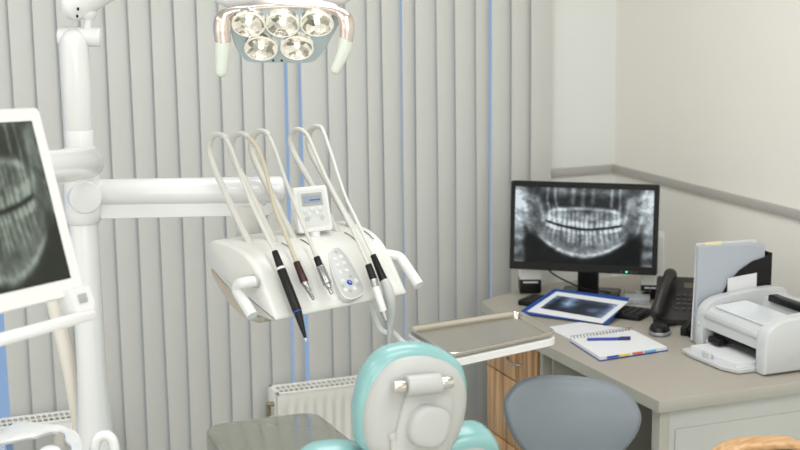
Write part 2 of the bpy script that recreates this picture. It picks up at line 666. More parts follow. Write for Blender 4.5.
def radiator(xa, xb, label, left_valve):
    ztop, zbot, ya, yb = 0.415, 0.10, 4.30, 4.40
    t = thing('radiator', label, 'radiator', ((xa + xb) / 2, (ya + yb) / 2, 0), 0, 'white panel radiators under the window')
    # fluted front panel
    per = 0.0333
    n = int((xb - xa - .06) / per)
    b = bmesh.new()
    xs, ys = [xa], [0]
    for i in range(n):
        s = xa + .03 + i * per
        for f, d in ((0.12, 0), (0.26, 1), (0.62, 1), (0.76, 0)):
            xs.append(s + f * per); ys.append(d)
    xs.append(xb); ys.append(0)
    zs = [(zbot, 0), (zbot + .03, 0), (zbot + .045, 1), (ztop - .05, 1), (ztop - .037, 0), (ztop - .012, 0), (ztop - .004, 0)]
    V = [[b.verts.new((x, ya + (.004 if (d and dz) else 0) + (0.0), z)) for x, d in zip(xs, ys)] for z, dz in zs]
    for j in range(len(V) - 1):
        for i in range(len(xs) - 1):
            b.faces.new((V[j][i], V[j][i + 1], V[j + 1][i + 1], V[j + 1][i]))
    b = box((xa + xb) / 2, ya + .010, (ztop + zbot) / 2, xb - xa - .002, .010, ztop - zbot - .01, .002, bm=b)
    obj('front_panel', b, RADW, t)
    obj('rear_panel', box((xa + xb) / 2, yb - .006, (ztop + zbot) / 2, xb - xa - .004, .010, ztop - zbot - .01, .002), RADW, t)
    b = None
    for x in (xa + .003, xb - .003):
        obj('side_cover', box(x, (ya + yb) / 2, (ztop + zbot) / 2, .006, yb - ya, ztop - zbot, .002), RADW, t)
    # top grille: frame with cross bars
    b = None
    b = box((xa + xb) / 2, ya + .007, ztop, xb - xa, .014, .008, .002, bm=b)
    b = box((xa + xb) / 2, yb - .007, ztop, xb - xa, .014, .008, .002, bm=b)
    b = box((xa + xb) / 2, (ya + yb) / 2, ztop, xb - xa, .006, .006, bm=b)
    for x in (xa + .007, xb - .007):
        b = box(x, (ya + yb) / 2, ztop, .014, yb - ya, .008, .002, bm=b)
    k = int((xb - xa) / .018)
    for i in range(1, k):
        x = xa + (xb - xa) * i / k
        b = box(x, (ya + yb) / 2, ztop - .001, .006, yb - ya - .012, .005, bm=b)
    obj('top_grille', b, RADW, t)
    obj('convector', box((xa + xb) / 2, (ya + yb) / 2, ztop - .045, xb - xa - .02, yb - ya - .03, .06), GRILLE, t)
    for x in (xa + .12, xb - .12):
        obj('foot', box(x, (ya + yb) / 2, zbot / 2 + .002, .03, .06, zbot - .002, .003), RADW, t)
    if left_valve:
        b = rod((xa - .022, ya + .03, ztop - .04), (xa + .002, ya + .03, ztop - .04), .008, round_=.002)
        b = rod((xa - .018, ya + .03, ztop - .08), (xa - .018, ya + .03, ztop - .045), .009, bm=b)
        obj('valve', b, BRASS, t)
    return t


xr = atz(270, 389, .415).x
radiator(xr, xr + .62, 'white panel radiator behind the olive grey leg rest', True)
radiator(atz(-60, 423, .415).x, atz(97, 408, .415).x, 'white panel radiator behind the basin, left of the white column', False)
print('RAD', atz(270, 389, .415), atz(20, 414, .415))
# ------------------------------------------------------------------ dental column
PD = 3.2
KP_ = PD / 3.0
axP = atd(84.5, 235, PD)          # a point on the pole axis
PX, PY = axP.x, axP.y


def zpole(py):
    """height on the pole axis that shows at image row py"""
    px = 84.5 + (py - 235) * 0.0625
    P = onp(Vector((PX, PY, 0)), CF, px, py)
    return P.z


t = thing('dental_column', 'tall white round column of the dental unit, standing left of the vertical blinds', 'column', (PX, PY, 0))
zt = zpole(30)
prof = [(0.02, .062), (0.5, .060), (zpole(470), .050), (zpole(445), .043), (zpole(420), .0375), (zpole(395), .0345), (zpole(360), .0318), (zpole(223), .0305), (zpole(221), .030)]
prof = [(h, r * KP_) for h, r in prof]
obj('pole', lathe(prof, (PX, PY, 0)), WHITE, t)
prof = [(zpole(147), .0302), (zpole(130.6), .0308), (zpole(129.8), .0300), (zpole(129), .0308), (zpole(60), .0308), (zpole(44), .0302), (zpole(37), .027), (zpole(32), .020), (zpole(29), .008)]
prof = [(h, r * KP_) for h, r in prof]
obj('pole', lathe(prof, (PX, PY, 0)), WHITE, t)
hub = lathe([(h, r * KP_) for h, r in [(zpole(223), .033), (zpole(220.5), .0372), (zpole(212), .039), (zpole(180), .039), (zpole(160), .037), (zpole(147), .034)]], (PX, PY, 0))
obj('hub', hub, WHITE, t)
Dd = atd(86.5, 197, PD - .048)
dn = (CAM - Dd); dn.z = 0; dn.normalize()
dn = (Matrix.Rotation(R(14), 3, 'Z') @ -dn) * -1
b = lathe([(-.03, .036), (.004, .0378), (.010, .0372), (.0118, .0355), (.0124, .033)], Dd - CR * .004, dn)
obj('hub_cap', b, WHITE, t, angle=24)
# base foot on the floor
obj('base_plate', box(PX, PY, .02, .34, .34, .04, .012, 3), WHITE, t)
# cross cylinder and joint at the top, carrying the lamp arm
zc = zpole(36.5)
a, c = onp(Vector((PX, PY, 0)), CF, 57, 36.5), onp(Vector((PX, PY, 0)), CF, 100.5, 37.5)
off = CF * .012
obj('lamp_pivot', rod(a + off, c + off, .0222, round_=.006), WHITE, t)
nk = onp(Vector((PX, PY, 0)) + off, CF, 87.5, 30)
nt_ = onp(Vector((PX, PY, 0)) + off, CF, 89, 13)
b = rod(nk, nt_, .0095)
b = ball(nt_, .018, bm=b)
obj('pivot_neck', b, WHITE, t)
# slender cream side column
P0 = Vector((PX, PY, 0)) + CF * .05
pts = [onp(P0, CF, *q) for q in ((50, 285), (56, 310), (66, 350), (74, 390), (79, 425), (81, 455))]
pts.append(Vector((pts[-1].x + .005, pts[-1].y, .05)))
obj('side_tube', tube(pts, [.018, .019, .019, .0186, .0175, .017, .017], 18), CREAM, t)

# ------------------------------------------------------------------ lamp
LO = atd(282, 38, 3.0)
e = R(43)
LN = (-CF * math.cos(e) - UZ * math.sin(e)).normalized()
LU = (CR * 0.9998 + CF * 0.02).normalized()
LN = (LN - LU * LN.dot(LU)).normalized()
LV = LN.cross(LU) * 1.0
if LV.z < 0:
    LV = -LV


def lf(px, py, off=0.0):
    """(u, v) on the lamp face"""
    P = onp(LO + LN * off, LN, px, py)
    return ((P - LO).dot(LU), (P - LO).dot(LV))


t = thing('operating_lamp', 'white operating lamp with five lit round reflectors and two handles', 'lamp', (LO.x, LO.y, LO.z - .06))
FACE = mat('lamp face grey', (190, 203, 207), 0.4)
outl = smooth_outline([lf(*q) for q in ((229, 20), (231, 31), (236, 47), (242, 57), (251, 62.3), (282, 63), (309, 62.8), (318, 58), (327, 45), (337, 27), (341, 16), (318, 9), (282, 7), (248, 11))], 5)
obj('face_panel', padded(outl, [(-.02, .004), (-.004, 0), (-.0005, .0005), (0, .003)], LO, LU, LV, LN), FACE, t)
RIM = mat('lamp rim', (190, 182, 180), 0.3, metal=0.7)
obj('face_rim', padded(outl, [(-.026, -.0005), (-.008, -.003), (-.005, -.002), (-.0045, .002)], LO, LU, LV, LN), RIM, t)
BULBRIM = mat('reflector rim', (238, 236, 226), 0.3, emis=(1, .96, .86), estr=0.2)
REFL = mat('lit reflector', (250, 246, 232), 0.12, metal=0.9, emis=(1, 0.94, 0.80), estr=0.10, bump=0.6, bscale=60)
FIL = mat('lamp filament', (255, 250, 235), 0.3, emis=(1, .95, .85), estr=2.2)
nt = REFL.node_tree
vo = nt.nodes.new('ShaderNodeTexVoronoi')
vo.inputs['Scale'].default_value = 75
rpm = nt.nodes.new('ShaderNodeValToRGB')
rpm.color_ramp.elements[0].position = .25
rpm.color_ramp.elements[0].color = (.02, .02, .015, 1)
rpm.color_ramp.elements[1].position = .75
rpm.color_ramp.elements[1].color = (1, .96, .82, 1)
tcn = nt.nodes.new('ShaderNodeTexCoord')
nt.links.new(tcn.outputs['Object'], vo.inputs['Vector'])
sep = nt.nodes.new('ShaderNodeSeparateColor')
nt.links.new(vo.outputs['Color'], sep.inputs['Color'])
nt.links.new(sep.outputs['Red'], rpm.inputs['Fac'])
nt.links.new(rpm.outputs['Color'], nt.nodes['Principled BSDF'].inputs['Emission Color'])
nt.nodes['Principled BSDF'].inputs['Emission Strength'].default_value = .75
nt.nodes['Principled BSDF'].inputs['Base Color'].default_value = (.42, .40, .34, 1)
LENS = mat('clear lens', (255, 255, 255), 0.03, trans=1.0)
for px, py in ((248.5, 24), (282.5, 24.5), (317, 23.5), (261, 48), (297, 47.5)):
    u, v = lf(px, py)
    P = LO + LU * u + LV * v
    P = onp(LO + LN * .0125, LN, px, py)
    k = obj('reflector', _lathe([(-.0127, .0358), (.0022, .0362), (.0035, .0345), (.0018, .0325), (-.004, .0285), (-.0090, .021), (-.0115, .012), (-.0122, .001)], P, LN, 36, None, False), [REFL], t, angle=180)
    obj('reflector_rim', _lathe([(.0, .0362), (.003, .0365), (.0042, .035), (.003, .0335), (.001, .0335)], P, LN, 36, None, False), BULBRIM, k)
    obj('bulb', rod(P - LN * .010, P + LN * .0005, .0065, .0055, round_=.003), FIL, k)
b = None
for px in (273.2, 281.8):
    u, v = lf(px, 60.3)
    P = LO + LU * u + LV * v
    b = rod(P - LN * .003, P + LN * .0015, .0027, bm=b)
obj('sensor', b, BLACK, t)
# white hood above the face
b = ball((0, 0, 0), .158, .055, .056, e=.72)
bw_c = atd(283, -13, 3.01)
mx = Matrix((CR, CF, UZ)).transposed().to_4x4()
mx.translation = bw_c
xf(b, mx)
obj('hood', b, WHITE, t)
# satin metal bow over the face ending in two elbows
BO = LO + LN * .012 - CF * .048
bp = [(223, 43), (222, 30), (223, 19), (230, 12), (252, 8.5), (282, 6.5), (312, 7.3), (335, 11), (344.5, 18), (347, 28), (346, 41)]
pts = [onp(BO - CF * 0, CF, *q) for q in bp]
obj('bow', tube(pts, [.0165, .0190, .0180, .0100, .0062, .0058, .0062, .0095, .0160, .0170, .0145], 18, 6), SATIN, t)
HANDLE = mat('translucent grip', (222, 228, 216), 0.3, sub=0.2)
hA = [onp(BO, CF, *q) for q in ((222.8, 40), (222.3, 52), (221.6, 64), (221.2, 72.5))]
hB = [onp(BO, CF, *q) for q in ((346, 38), (344.5, 48), (340.5, 59), (335.5, 69.5))]
for h, r in ((hA, (.0165, .0158, .0135, .0118)), (hB, (.0148, .0146, .0128, .0105))):
    d = (h[-1] - h[-2]).normalized()
    h = h + [h[-1] + d * .006, h[-1] + d * .009]
    obj('handle', tube(h, list(r) + [.009, .004], 20, 4), HANDLE, t)
# arm from the column joint, rising out over the lamp
AO = Vector((PX, PY, 0)) + off
ap = [onp(AO, CF, *q) for q in ((64.5, 14), (69, 10), (76, 5.5), (112, -16), (178, -56), (262, -108))]
obj('arm', tube(ap, [.016, .030, .0335, .0335, .031, .028], 22, 5), WHITE, t)
endp = ap[-1]
yk = LO + LV * .06 - LN * .11
obj('yoke', tube([endp, endp + Vector((.04, 0, .0)), Vector((yk.x, yk.y, endp.z - .04)), yk], .018, 16, 6), WHITE, t)
b = None
for q in ((78, 9.0), (77.2, 16.2)):
    P = onp(AO - CF * .0335, CF, *q)
    b = ball(P, .0028, .0028, .004, bm=b)
obj('screw', b, BLACK, t)

# ------------------------------------------------------------------ delivery unit
TH = R(40)
EW = CR * math.cos(TH) + CF * math.sin(TH)
EN = CR * math.sin(TH) - CF * math.cos(TH)
A0 = atd(275, 321, 2.95)
W = 0.372


def cw(w, s, z):
    return A0 + EW * w + EN * s + UZ * z


def ow(w, px, py):
    return onp(A0 + EW * w, EW, px, py)


t = thing('delivery_unit', 'white instrument console with hose arms, keypad and display, hanging from the arm', 'dental unit', tuple(cw(.18, -.13, -.03)))
DU = t
pr = [(-.235, .068), (-.262, .080), (-.268, .118), (-.245, .141), (-.19, .143), (-.135, .136), (-.098, .122), (-.066, .097), (-.038, .062), (-.008, .020), (.001, .006), (-.004, -.001), (-.04, -.003), (-.10, .004), (-.17, .035)]
outl = smooth_outline(pr, 4)
lay = [(0.0, .007), (.002, .003), (.006, .0005)] + [(.010 + (W - .020) * i / 90, 0) for i in range(91)] + [(W - .006, .0005), (W - .002, .003), (W, .007)]
b = padded(outl, lay, A0, EN, UZ, EW)
HW = (.062, .113, .166, .318, .350)
for v in b.verts:
    d = v.co - A0
    w, s = d.dot(EW), d.dot(EN)
    if -.112 < s < -.004 and d.z > .004:
        f = sstep(-.112, -.075, s) * sstep(-.004, -.022, s)
        gv = sum(math.exp(-((w - k) / .0115) ** 6) for k in HW[:3]) + .8 * math.exp(-((w - .334) / .022) ** 4)
        v.co -= (EN * .72 + UZ * .69) * (.010 * f * gv)
obj('console_body', b, CONSOLE, t, angle=50)
pr2 = [(-.25, .078), (-.258, .062), (-.215, .020), (-.15, -.014), (-.075, -.020), (-.055, -.004), (-.10, .012), (-.17, .045)]
obj('under_shell', padded(smooth_outline(pr2, 4), [(.004, .006), (.010, 0), (W - .012, 0), (W - .006, .006)], A0, EN, UZ, EW), TAUPE, t)
# handles
p1 = [ow(-.004, 256, 281), ow(-.030, 245, 282.5), ow(-.036, 238.5, 284.5), ow(-.036, 237.5, 291), ow(-.036, 244, 302), ow(-.036, 252.5, 316)]
obj('handle', tube(p1, [.0125, .0125, .0128, .0128, .0128, .0128], 20, 5), WHITE, t)
p2 = [ow(W - .01, 382, 254), ow(W + .012, 393, 255.5), ow(W + .024, 400, 258), ow(W + .024, 406, 266), ow(W + .024, 412, 275), ow(W + .024, 419, 285.5)]
obj('handle', tube(p2, .0128, 20, 5), WHITE, t)
for w in (-.0005, ):
    obj('handle_socket', rod(p1[0], p1[0] + EW * -.006, .0155, round_=.002), SHELL, t)
# hose arms and loops: thick support rods rising from the top of the console
WB = (.057, .108, .164, .288, .338)
arms = [
    [(253, 250), (239, 222), (224, 190), (213.5, 166), (209.8, 152), (210.2, 142), (213, 136.5), (218, 134.3), (224, 136), (226.5, 139)],
    [(277, 248), (262, 217), (246, 183), (234, 160), (231.2, 149), (232.5, 140), (236, 135.5), (240.6, 133.6), (246, 135.2), (248.5, 138)],
    [(296, 244), (283, 217), (264, 180), (254.5, 160), (251.2, 148), (253, 138), (256.5, 133), (261, 131), (266.5, 132.5), (269.5, 136)],
    [(340, 238), (326, 211), (309, 180), (296, 157), (291, 145), (291, 136.5), (293.5, 131.5), (297.5, 129.4), (302.5, 130.5), (305.5, 134)],
    [(356.5, 234), (342, 209), (325, 178), (313, 157), (308.6, 145), (308.8, 136), (311, 130), (315, 126.8), (320, 127), (323.5, 131)],
]
for k, (w, pp) in enumerate(zip(WB, arms)):
    pts = [ow(w, *q) for q in pp]
    pts = [pts[0] - (pts[1] - pts[0]).normalized() * .012] + pts
    rr = [.0085, .0085, .0080, .0076, .0072, .0072, .0070, .0068, .0062, .0058, .0052]
    obj('hose_arm', tube(pts, rr, 14, 5, flat=1.0), HOSE, t)
    obj('hose_arm_collar', lathe([(-.004, .0125), (.004, .0118), (.008, .0095)], pts[1], (pts[2] - pts[1])), WHITE2, t)
    bs = pts[1]
    d = bs - A0
    wv, sv = d.dot(EW), d.dot(EN)
    p_a, p_b = cw(wv + .006, sv + .010, .1375), cw(wv + .012, sv + .050, .1195)
    obj('hose_slot', tube([p_a, (p_a + p_b) / 2 + UZ * .0028, p_b], .0011, 8, 4), GRILLE, t)
# oval keypad on the sloping front
sd = (EN * .108 - UZ * .112).normalized()
kn = EW.cross(sd)
if kn.z < 0:
    kn = -kn
KP = cw(.24, -.052, .083) + kn * .0015
kv = -sd


def kf(px, py):
    P = onp(KP, kn, px, py)
    return ((P - KP).dot(EW), (P - KP).dot(kv))


KEYM = mat('keypad grey film', (190, 191, 188), 0.4)
KEYG = mat('keypad mid grey', (168, 168, 166), 0.4)
KEYB = mat('keypad blue', (14, 58, 178), 0.4, spec=.2)
KEYW = mat('keypad white', (216, 217, 215), 0.35)
ko = smooth_outline([kf(*q) for q in ((330, 253), (336.5, 248), (344.5, 254), (352, 266), (359, 279), (363.3, 290), (359, 295.3), (350, 298), (342.8, 294), (336, 281), (331, 266))], 5)
outer = [(x * 1.05, y * 1.04) for x, y in ko]
obj('keypad_bezel', padded(outer, [(-.012, 0), (.0002, 0), (.0010, .0010)], KP, EW, kv, kn), CONSOLE, t)
kp = obj('keypad', padded(ko, [(-.004, 0), (.0016, 0), (.002, .0006)], KP, EW, kv, kn), KEYM, t)
for q in ((335, 260), (341, 257.4), (337.7, 266), (344, 263.5), (340.7, 273), (346.6, 270.8), (342.7, 281.5), (345.5, 290.5), (354.5, 289), (356, 281)):
    u, v = kf(*q)
    P = KP + EW * u + kv * v
    obj('button', lathe([(-.001, .0056), (.0026, .0056), (.0032, .0048)], P, kn, 20), KEYW, kp)
for q in ((335.5, 252.5), (350, 276.8), (342.5, 286.5), (350, 291.5), (357.5, 285)):
    u, v = kf(*q)
    P = KP + EW * u + kv * v
    obj('button', lathe([(-.001, .0052), (.0023, .0052), (.0028, .0042)], P, kn, 4), KEYG, kp)
u, v = kf(349.2, 283)
P = KP + EW * u + kv * v
bb = obj('button', lathe([(-.001, .0068), (.0030, .0068), (.0038, .0055)], P, kn, 24), KEYB, kp, label='blue round button')
b = None
for s0, s1 in (((-.0022, .0026), (.0018, .0026)), ((-.0022, .0026), (-.0022, .0002)), ((-.0022, .0002), (.0020, -.0002)), ((.0020, -.0002), (.0020, -.0026)), ((.0020, -.0026), (-.0020, -.0026))):
    b = rod(P + kn * .0042 + EW * s0[0] + kv * s0[1], P + kn * .0042 + EW * s1[0] + kv * s1[1], .0005, seg=6, bm=b)
obj('button_mark', b, KEYW, kp)
# display on a short stalk
DC = atd(313.3, 208.8, 3.17)
a = R(29)
DUx = CR * math.cos(a) + CF * math.sin(a)
nh = CR * math.sin(a) - CF * math.cos(a)
tl = R(18)
DN = nh * math.cos(tl) + UZ * math.sin(tl)
DV = UZ * math.cos(tl) - nh * math.sin(tl)
dw, dh = .086, .106
ds = obj('display_housing', padded(rrect(dw, dh, .005), [(-.028, .004), (-.024, 0), (-.002, 0), (0, .002)], DC, DUx, DV, DN), WHITE, t)
obj('display_facia', padded(rrect(dw * .80, dh * .80, .006, cy=.002), [(-.001, 0), (.0008, 0)], DC, DUx, DV, DN), mat('facia grey', (212, 214, 210), .4), ds)
obj('screen_bezel', padded(rrect(.053, .030, .002, cy=.022), [(-.001, 0), (.0013, 0)], DC, DUx, DV, DN), KEYG, ds)
obj('screen', padded(rrect(.044, .017, .001, cy=.0225), [(0, 0), (.0018, 0)], DC, DUx, DV, DN), mat('grey liquid crystal screen', (150, 160, 178), .2), ds)
b = None
for i in range(9):
    b = box(0, 0, 0, .0022, .0005, .0042 if i % 3 else .003, bm=b) if False else padded(rrect(.0024, .0038 if i % 3 else .003, .0003, 2, cx=-.006 + i * .0031, cy=.0205), [(.001, 0), (.0021, 0)], DC, DUx, DV, DN, bm=b)
obj('screen_digits', b, mat('display digits', (70, 76, 96), .4), ds)
for x, y in ((-.022, -.003), (-.003, -.002), (.017, -.001), (-.011, -.013), (.008, -.012)):
    obj('button', lathe([(-.001, .0058), (.0022, .0058), (.0028, .005)], DC + DUx * x + DV * y, DN, 20), KEYW, ds)
for x in (-.0195, .0190):
    b = _lathe([(.0005, .0046), (.002, .0046), (.002, .0036), (.0005, .0036)], DC + DUx * x + DV * -.0225, DN, 20, None)
    obj('button', b, KEYG, ds)
obj('display_stalk', rod(DC - DV * .045 - DN * .014, DC - DV * .075 - DN * .014 - UZ * .01, .0135), WHITE, t)
# suspension arm and post
dA = (CR * math.cos(R(9)) + CF * math.sin(R(9)))
aL = atd(100, 192.5, PD)
px_end = onp(aL, EW.cross(UZ) if False else Vector((dA.y, -dA.x, 0)), 284, 190)
aE = px_end
b = rod(aL - dA * .02, Vector((aE.x, aE.y, aE.z)), .0315, .0330, seg=28, round_=.012)
ARM = obj('suspension_arm', b, WHITE, t)
lo0 = aL - UZ * .036
dirE = (aE - aL).normalized()
LL = (aE - aL).length
lw = None
poly = [(-.0, -.030), (.0, -.060), (LL - .038, -.0585), (LL - .005, -.030), (LL + .000, -.010), (0, -.010)]
lw = padded([(x, y) for x, y in poly], [(-.018, .002), (-.016, 0), (.016, 0), (.018, .002)], aL, dirE, UZ, Vector((dA.y, -dA.x, 0)))
obj('arm_trough', lw, WHITE, t)
sp = onp(aL + Vector((dA.y, -dA.x, 0)) * .018, Vector((dA.y, -dA.x, 0)), 264, 204)
obj('screw', rod(sp - Vector((dA.y, -dA.x, 0)) * .003, sp + Vector((dA.y, -dA.x, 0)) * .0015, .0042), SILVER, t)
pt_ = onp(aL, Vector((dA.y, -dA.x, 0)), 248, 205)
obj('post', rod(Vector((pt_.x, pt_.y, pt_.z - .15)), Vector((pt_.x, pt_.y, pt_.z)), .0305), WHITE2, t)
kb = onp(aL, Vector((dA.y, -dA.x, 0)), 241, 232.5)
obj('post_lock', rod(kb - CF * .02, kb - CF * .048, .0085, round_=.003), SHELL, t)

# ------------------------------------------------------------------ handpieces with their hoses


def pipe(name, pts, rr, m, parent, smooth=5, seg=14):
    return obj(name, tube(pts, rr, seg, smooth), m, parent)


def wline(k, pp, w1):
    """hose points: the plane offset slides from the arm's own to w1 at the handpiece"""
    n = len(pp)
    return [ow(WB[k] + (w1 - WB[k]) * (i / (n - 1)) ** 1.5, *q) for i, q in enumerate(pp)]


def seg_rod(parent, name, k, w, a, c, r, r2, m, rnd=.0012):
    return obj(name, rod(ow(w, *a), ow(w, *c), r, r2, seg=18, round_=rnd), m, parent)


def handpiece(k, label, hose_px, w1, hose_r, hose_m, segs, name='dental_handpiece', cat='handpiece'):
    P = ow(w1, *segs[0][1])
    t = thing(name, label, cat, tuple(ow(w1, *segs[-1][2])), 0, 'corded instruments on the console')
    pts = wline(k, hose_px, w1)
    obj('hose', tube(pts, hose_r, 12, 6), hose_m, t)
    for nm, a, c, r, r2, m, lab in segs:
        o = seg_rod(t, nm, k, w1, a, c, r, r2, m)
        if lab:
            o['label'] = lab
    return t


handpiece(0, 'long black pointed handpiece, leftmost on the white console', [(221, 134.8), (226.5, 140), (232.6, 152.6), (243, 182), (254, 209), (264, 230), (275, 252)], .046, .0047, HOSE,
          [('connector', (274.5, 251), (280.6, 267.5), 0.0070, 0.0086, BLACK, None), ('ring', (280.4, 267), (281.4, 269.8), 0.0095, 0.0095, WHITE, 'white ring'),
           ('grip', (281.2, 269.5), (297.3, 311), 0.0103, 0.0106, BLACK, None), ('ring', (296.9, 310.2), (298, 312.6), 0.0101, 0.0096, BLUE, 'thin blue ring'),
           ('nose', (297.8, 312.3), (305.3, 338), 0.0094, 0.0034, BLACK, None), ('tip', (305.1, 337.4), (306.3, 341.5), 0.0026, 0.0014, CREAM, 'pale tip')])
handpiece(1, 'short maroon handpiece with a bare metal tip on a tan hose', [(243.5, 134), (249, 138), (256, 146), (263.5, 163), (270, 188), (276, 211), (284, 230), (296.5, 263)], .092, .0046, TANHOSE,
          [('grip', (296.3, 262), (304.6, 282.5), 0.0077, 0.0091, MAROON, None), ('ring', (303.8, 280.6), (306, 286), 0.0082, 0.0077, SILVER, 'metal ring'),
           ('shank', (305.8, 285.5), (309.5, 292), 0.0065, 0.0055, SILVER, 'metal shank'), ('tip', (309.2, 291.4), (313.6, 299.5), 0.0043, 0.0034, SILVER, 'metal tip')])
handpiece(2, 'black and silver motor handpiece beside the oval keypad', [(264, 131), (270, 138), (276, 153), (284, 176), (294, 203), (305, 229), (316.5, 258)], .146, .0045, HOSE,
          [('grip', (316.4, 257), (320.6, 268), 0.0074, 0.0079, BLACK, None), ('motor', (320, 266.5), (327.5, 284), 0.0094, 0.0103, SILVER, 'silver motor'),
           ('collar', (327.2, 283.5), (329.4, 288.2), 0.0079, 0.0062, SILVER, 'silver collar'), ('tip', (329, 287.5), (331.8, 294), 0.0043, 0.0038, SILVER, 'silver tip')])
handpiece(3, 'slim white handpiece with black collar and metal end, right of the keypad', [(300.5, 129.8), (306.5, 134), (311, 143), (320, 164), (331, 188), (343, 211), (353, 231), (368.5, 265)], .262, .0047, HOSE,
          [('grip', (368.2, 264.5), (373.6, 279.5), 0.0079, 0.0089, BLACK, 'black collar'), ('ring', (373.3, 278.8), (375.6, 287), 0.0089, 0.0089, SILVER, 'metal ring'),
           ('body', (375.4, 286.5), (383.6, 311.5), 0.0086, 0.0084, WHITE, None), ('tip', (383.3, 310.8), (386.6, 321.5), 0.0079, 0.0041, SILVER, 'metal end')])
t5 = handpiece(4, 'grey air and water syringe with long tapering nozzle, rightmost on the console', [(317.5, 126.4), (322.5, 129), (331, 153), (338, 175), (346, 198), (357, 221), (373.5, 256)], .296, .0040, WHITE2,
          [('grip', (373, 255), (384, 281), 0.0070, 0.0098, BLACK, 'black grip')], 'air_water_syringe', 'syringe')
pts = [ow(.296, *q) for q in ((383, 279), (386.5, 286), (389.5, 296), (390.8, 308), (390.3, 322), (389.5, 338))]
obj('nozzle_body', tube(pts, [.0088, .0122, .0125, .0108, .0082, .0058], 18, 5), GREYTIP, t5)
obj('nozzle', rod(pts[-1], ow(.296, 388.8, 348), .0052, .0036, round_=.001), GREYTIP, t5)

# ------------------------------------------------------------------ tray
TZ = 1.0
ca, cb_, cc, cd = (atz(*q, TZ) for q in ((405.5, 326.3), (519.5, 309.5), (558, 331.2), (450.5, 354.0)))
TC = (ca + cb_ + cc + cd) / 4 - UZ * .0118
tw, td = ((cb_ - ca).length + (cc - cd).length) / 2, ((cd - ca).length + (cc - cb_).length) / 2
print('TRAY', tw, td)
t = thing('tray_holder', 'white tray bracket on a bent arm under the console', 'tray holder', (TC.x, TC.y, TZ - .02))
tp = [((p - TC).x, (p - TC).y) for p in (ca, cb_, cc, cd)]
tro = round_poly(list(reversed(tp)), .030, 8)
obj('tray_frame', padded(tro, [(-.018, .002), (-.016, -.001), (-.002, -.001), (0, .001)], TC - UZ * .0025, XA, YA, UZ), WHITE, t)
q0 = onp(cw(.30, -.10, .0), CF, 367, 293)
arm_px = [(370.7, 304), (374.5, 316), (379, 327), (385, 332.3), (394, 333.2)]
pts = [q0] + [onp(q0 - EN * .0, CF, *q) for q in arm_px] + [ca.lerp(cd, .25) - XA * .02 - UZ * .025, ca.lerp(cc, .2) - UZ * .025]
obj('arm', tube(pts, .0068, 16, 6), WHITE, t)
t = obj('instrument_tray', padded(tro, [(0, .010), (.0015, .007), (.005, .0045), (.0095, .0014), (.0108, 0), (.0122, .0004), (.0132, .0018), (.0134, .0038), (.0128, .0058), (.0105, .0074), (.0062, .0088), (.0032, .0108), (.0020, .0130), (.0018, .0150)], TC - UZ * .0015, XA, YA, UZ), STEEL)
tag(t, 'empty stainless steel instrument tray with rounded raised rim on the white bracket', 'tray')

# ------------------------------------------------------------------ chairside monitor
th = R(68)
MU = CR * math.cos(th) + CF * math.sin(th)
mh = CR * math.sin(th) - CF * math.cos(th)
tl = R(16)
MN = mh * math.cos(tl) + UZ * math.sin(tl)
MV = UZ * math.cos(tl) - mh * math.sin(tl)
rl = R(-4)
MU, MV = MU * math.cos(rl) + MV * math.sin(rl), MV * math.cos(rl) - MU * math.sin(rl)
MC = atd(62, 200, 2.42)                                # middle of the right edge
def mq(px, py, off=0.0):
    P = onp(MC + MN * off, MN, px, py)
    return ((P - MC).dot(MU), (P - MC).dot(MV))
print('MON', [mq(*q) for q in ((37.5, 107), (88, 292), (31.5, 122), (70.5, 277), (0, 122), (0, 293), (0, 320))])
mt, mb = mq(37.5, 107)[1], mq(88, 292)[1]
MWd = .365
mhgt = mt - mb
mcy = (mt + mb) / 2
t = thing('chairside_monitor', 'white framed monitor with a greenish dental X-ray, on the dental column', 'monitor', tuple(MC + MU * (-MWd / 2) + MV * (mb - .02)))
obj('housing', padded(rrect(MWd, mhgt, .012, 5, cx=-MWd / 2, cy=mcy), [(-.045, .02), (-.036, .004), (-.03, 0), (-.003, 0), (0, .002)], MC, MU, MV, MN), WHITE, t)
st, sb = mq(31.5, 122)[1], mq(70.5, 277)[1]
bz = .031
sw = MWd - 2 * bz
shh = st - sb
obj('screen_edge', padded(rrect(sw + .004, shh + .004, .001, 2, cx=-MWd / 2, cy=(st + sb) / 2), [(-.002, 0), (.0004, 0)], MC, MU, MV, MN), BLACK, t)


def green(u, v):
    I = xray(.5 + (u - .5) * .78, .08 + .86 * v) ** 1.1
    I = I ** 1.45
    return (I * .56 + .03, I * .66 + .036, I * .55 + .025)


SCRG = attr_screen('greenish lit screen', None, .70)
picture('screen', MC + MU * (-MWd + bz) + MV * st + MN * .0008, MU, -MV, sw, shh, 150, 100, green, SCRG, t)
# grab handle under the screen: side plates and a bar
for x in (-.030, -MWd + .030):
    b = padded([(x - .03, mb + .012), (x + .028, mb + .012), (x + .034, mb - .022), (x + .022, mb - .034), (x - .022, mb - .030)], [(-.018, .002), (-.016, 0), (.012, 0), (.014, .002)], MC, MU, MV, MN)
    k = obj('handle_bracket', b, WHITE, t)
    obj('switch', padded(rrect(.024, .016, .002, 3, cx=x, cy=mb - .008), [(.012, 0), (.0155, 0), (.016, .001)], MC, MU, MV, MN), KEYG, k)
b = padded(rrect(MWd - .01, .020, .008, 4, cx=-MWd / 2 + .004, cy=mb - .040), [(-.018, .004), (-.015, 0), (.012, 0), (.015, .004)], MC, MU, MV, MN)
obj('handle_bar', b, WHITE, t)
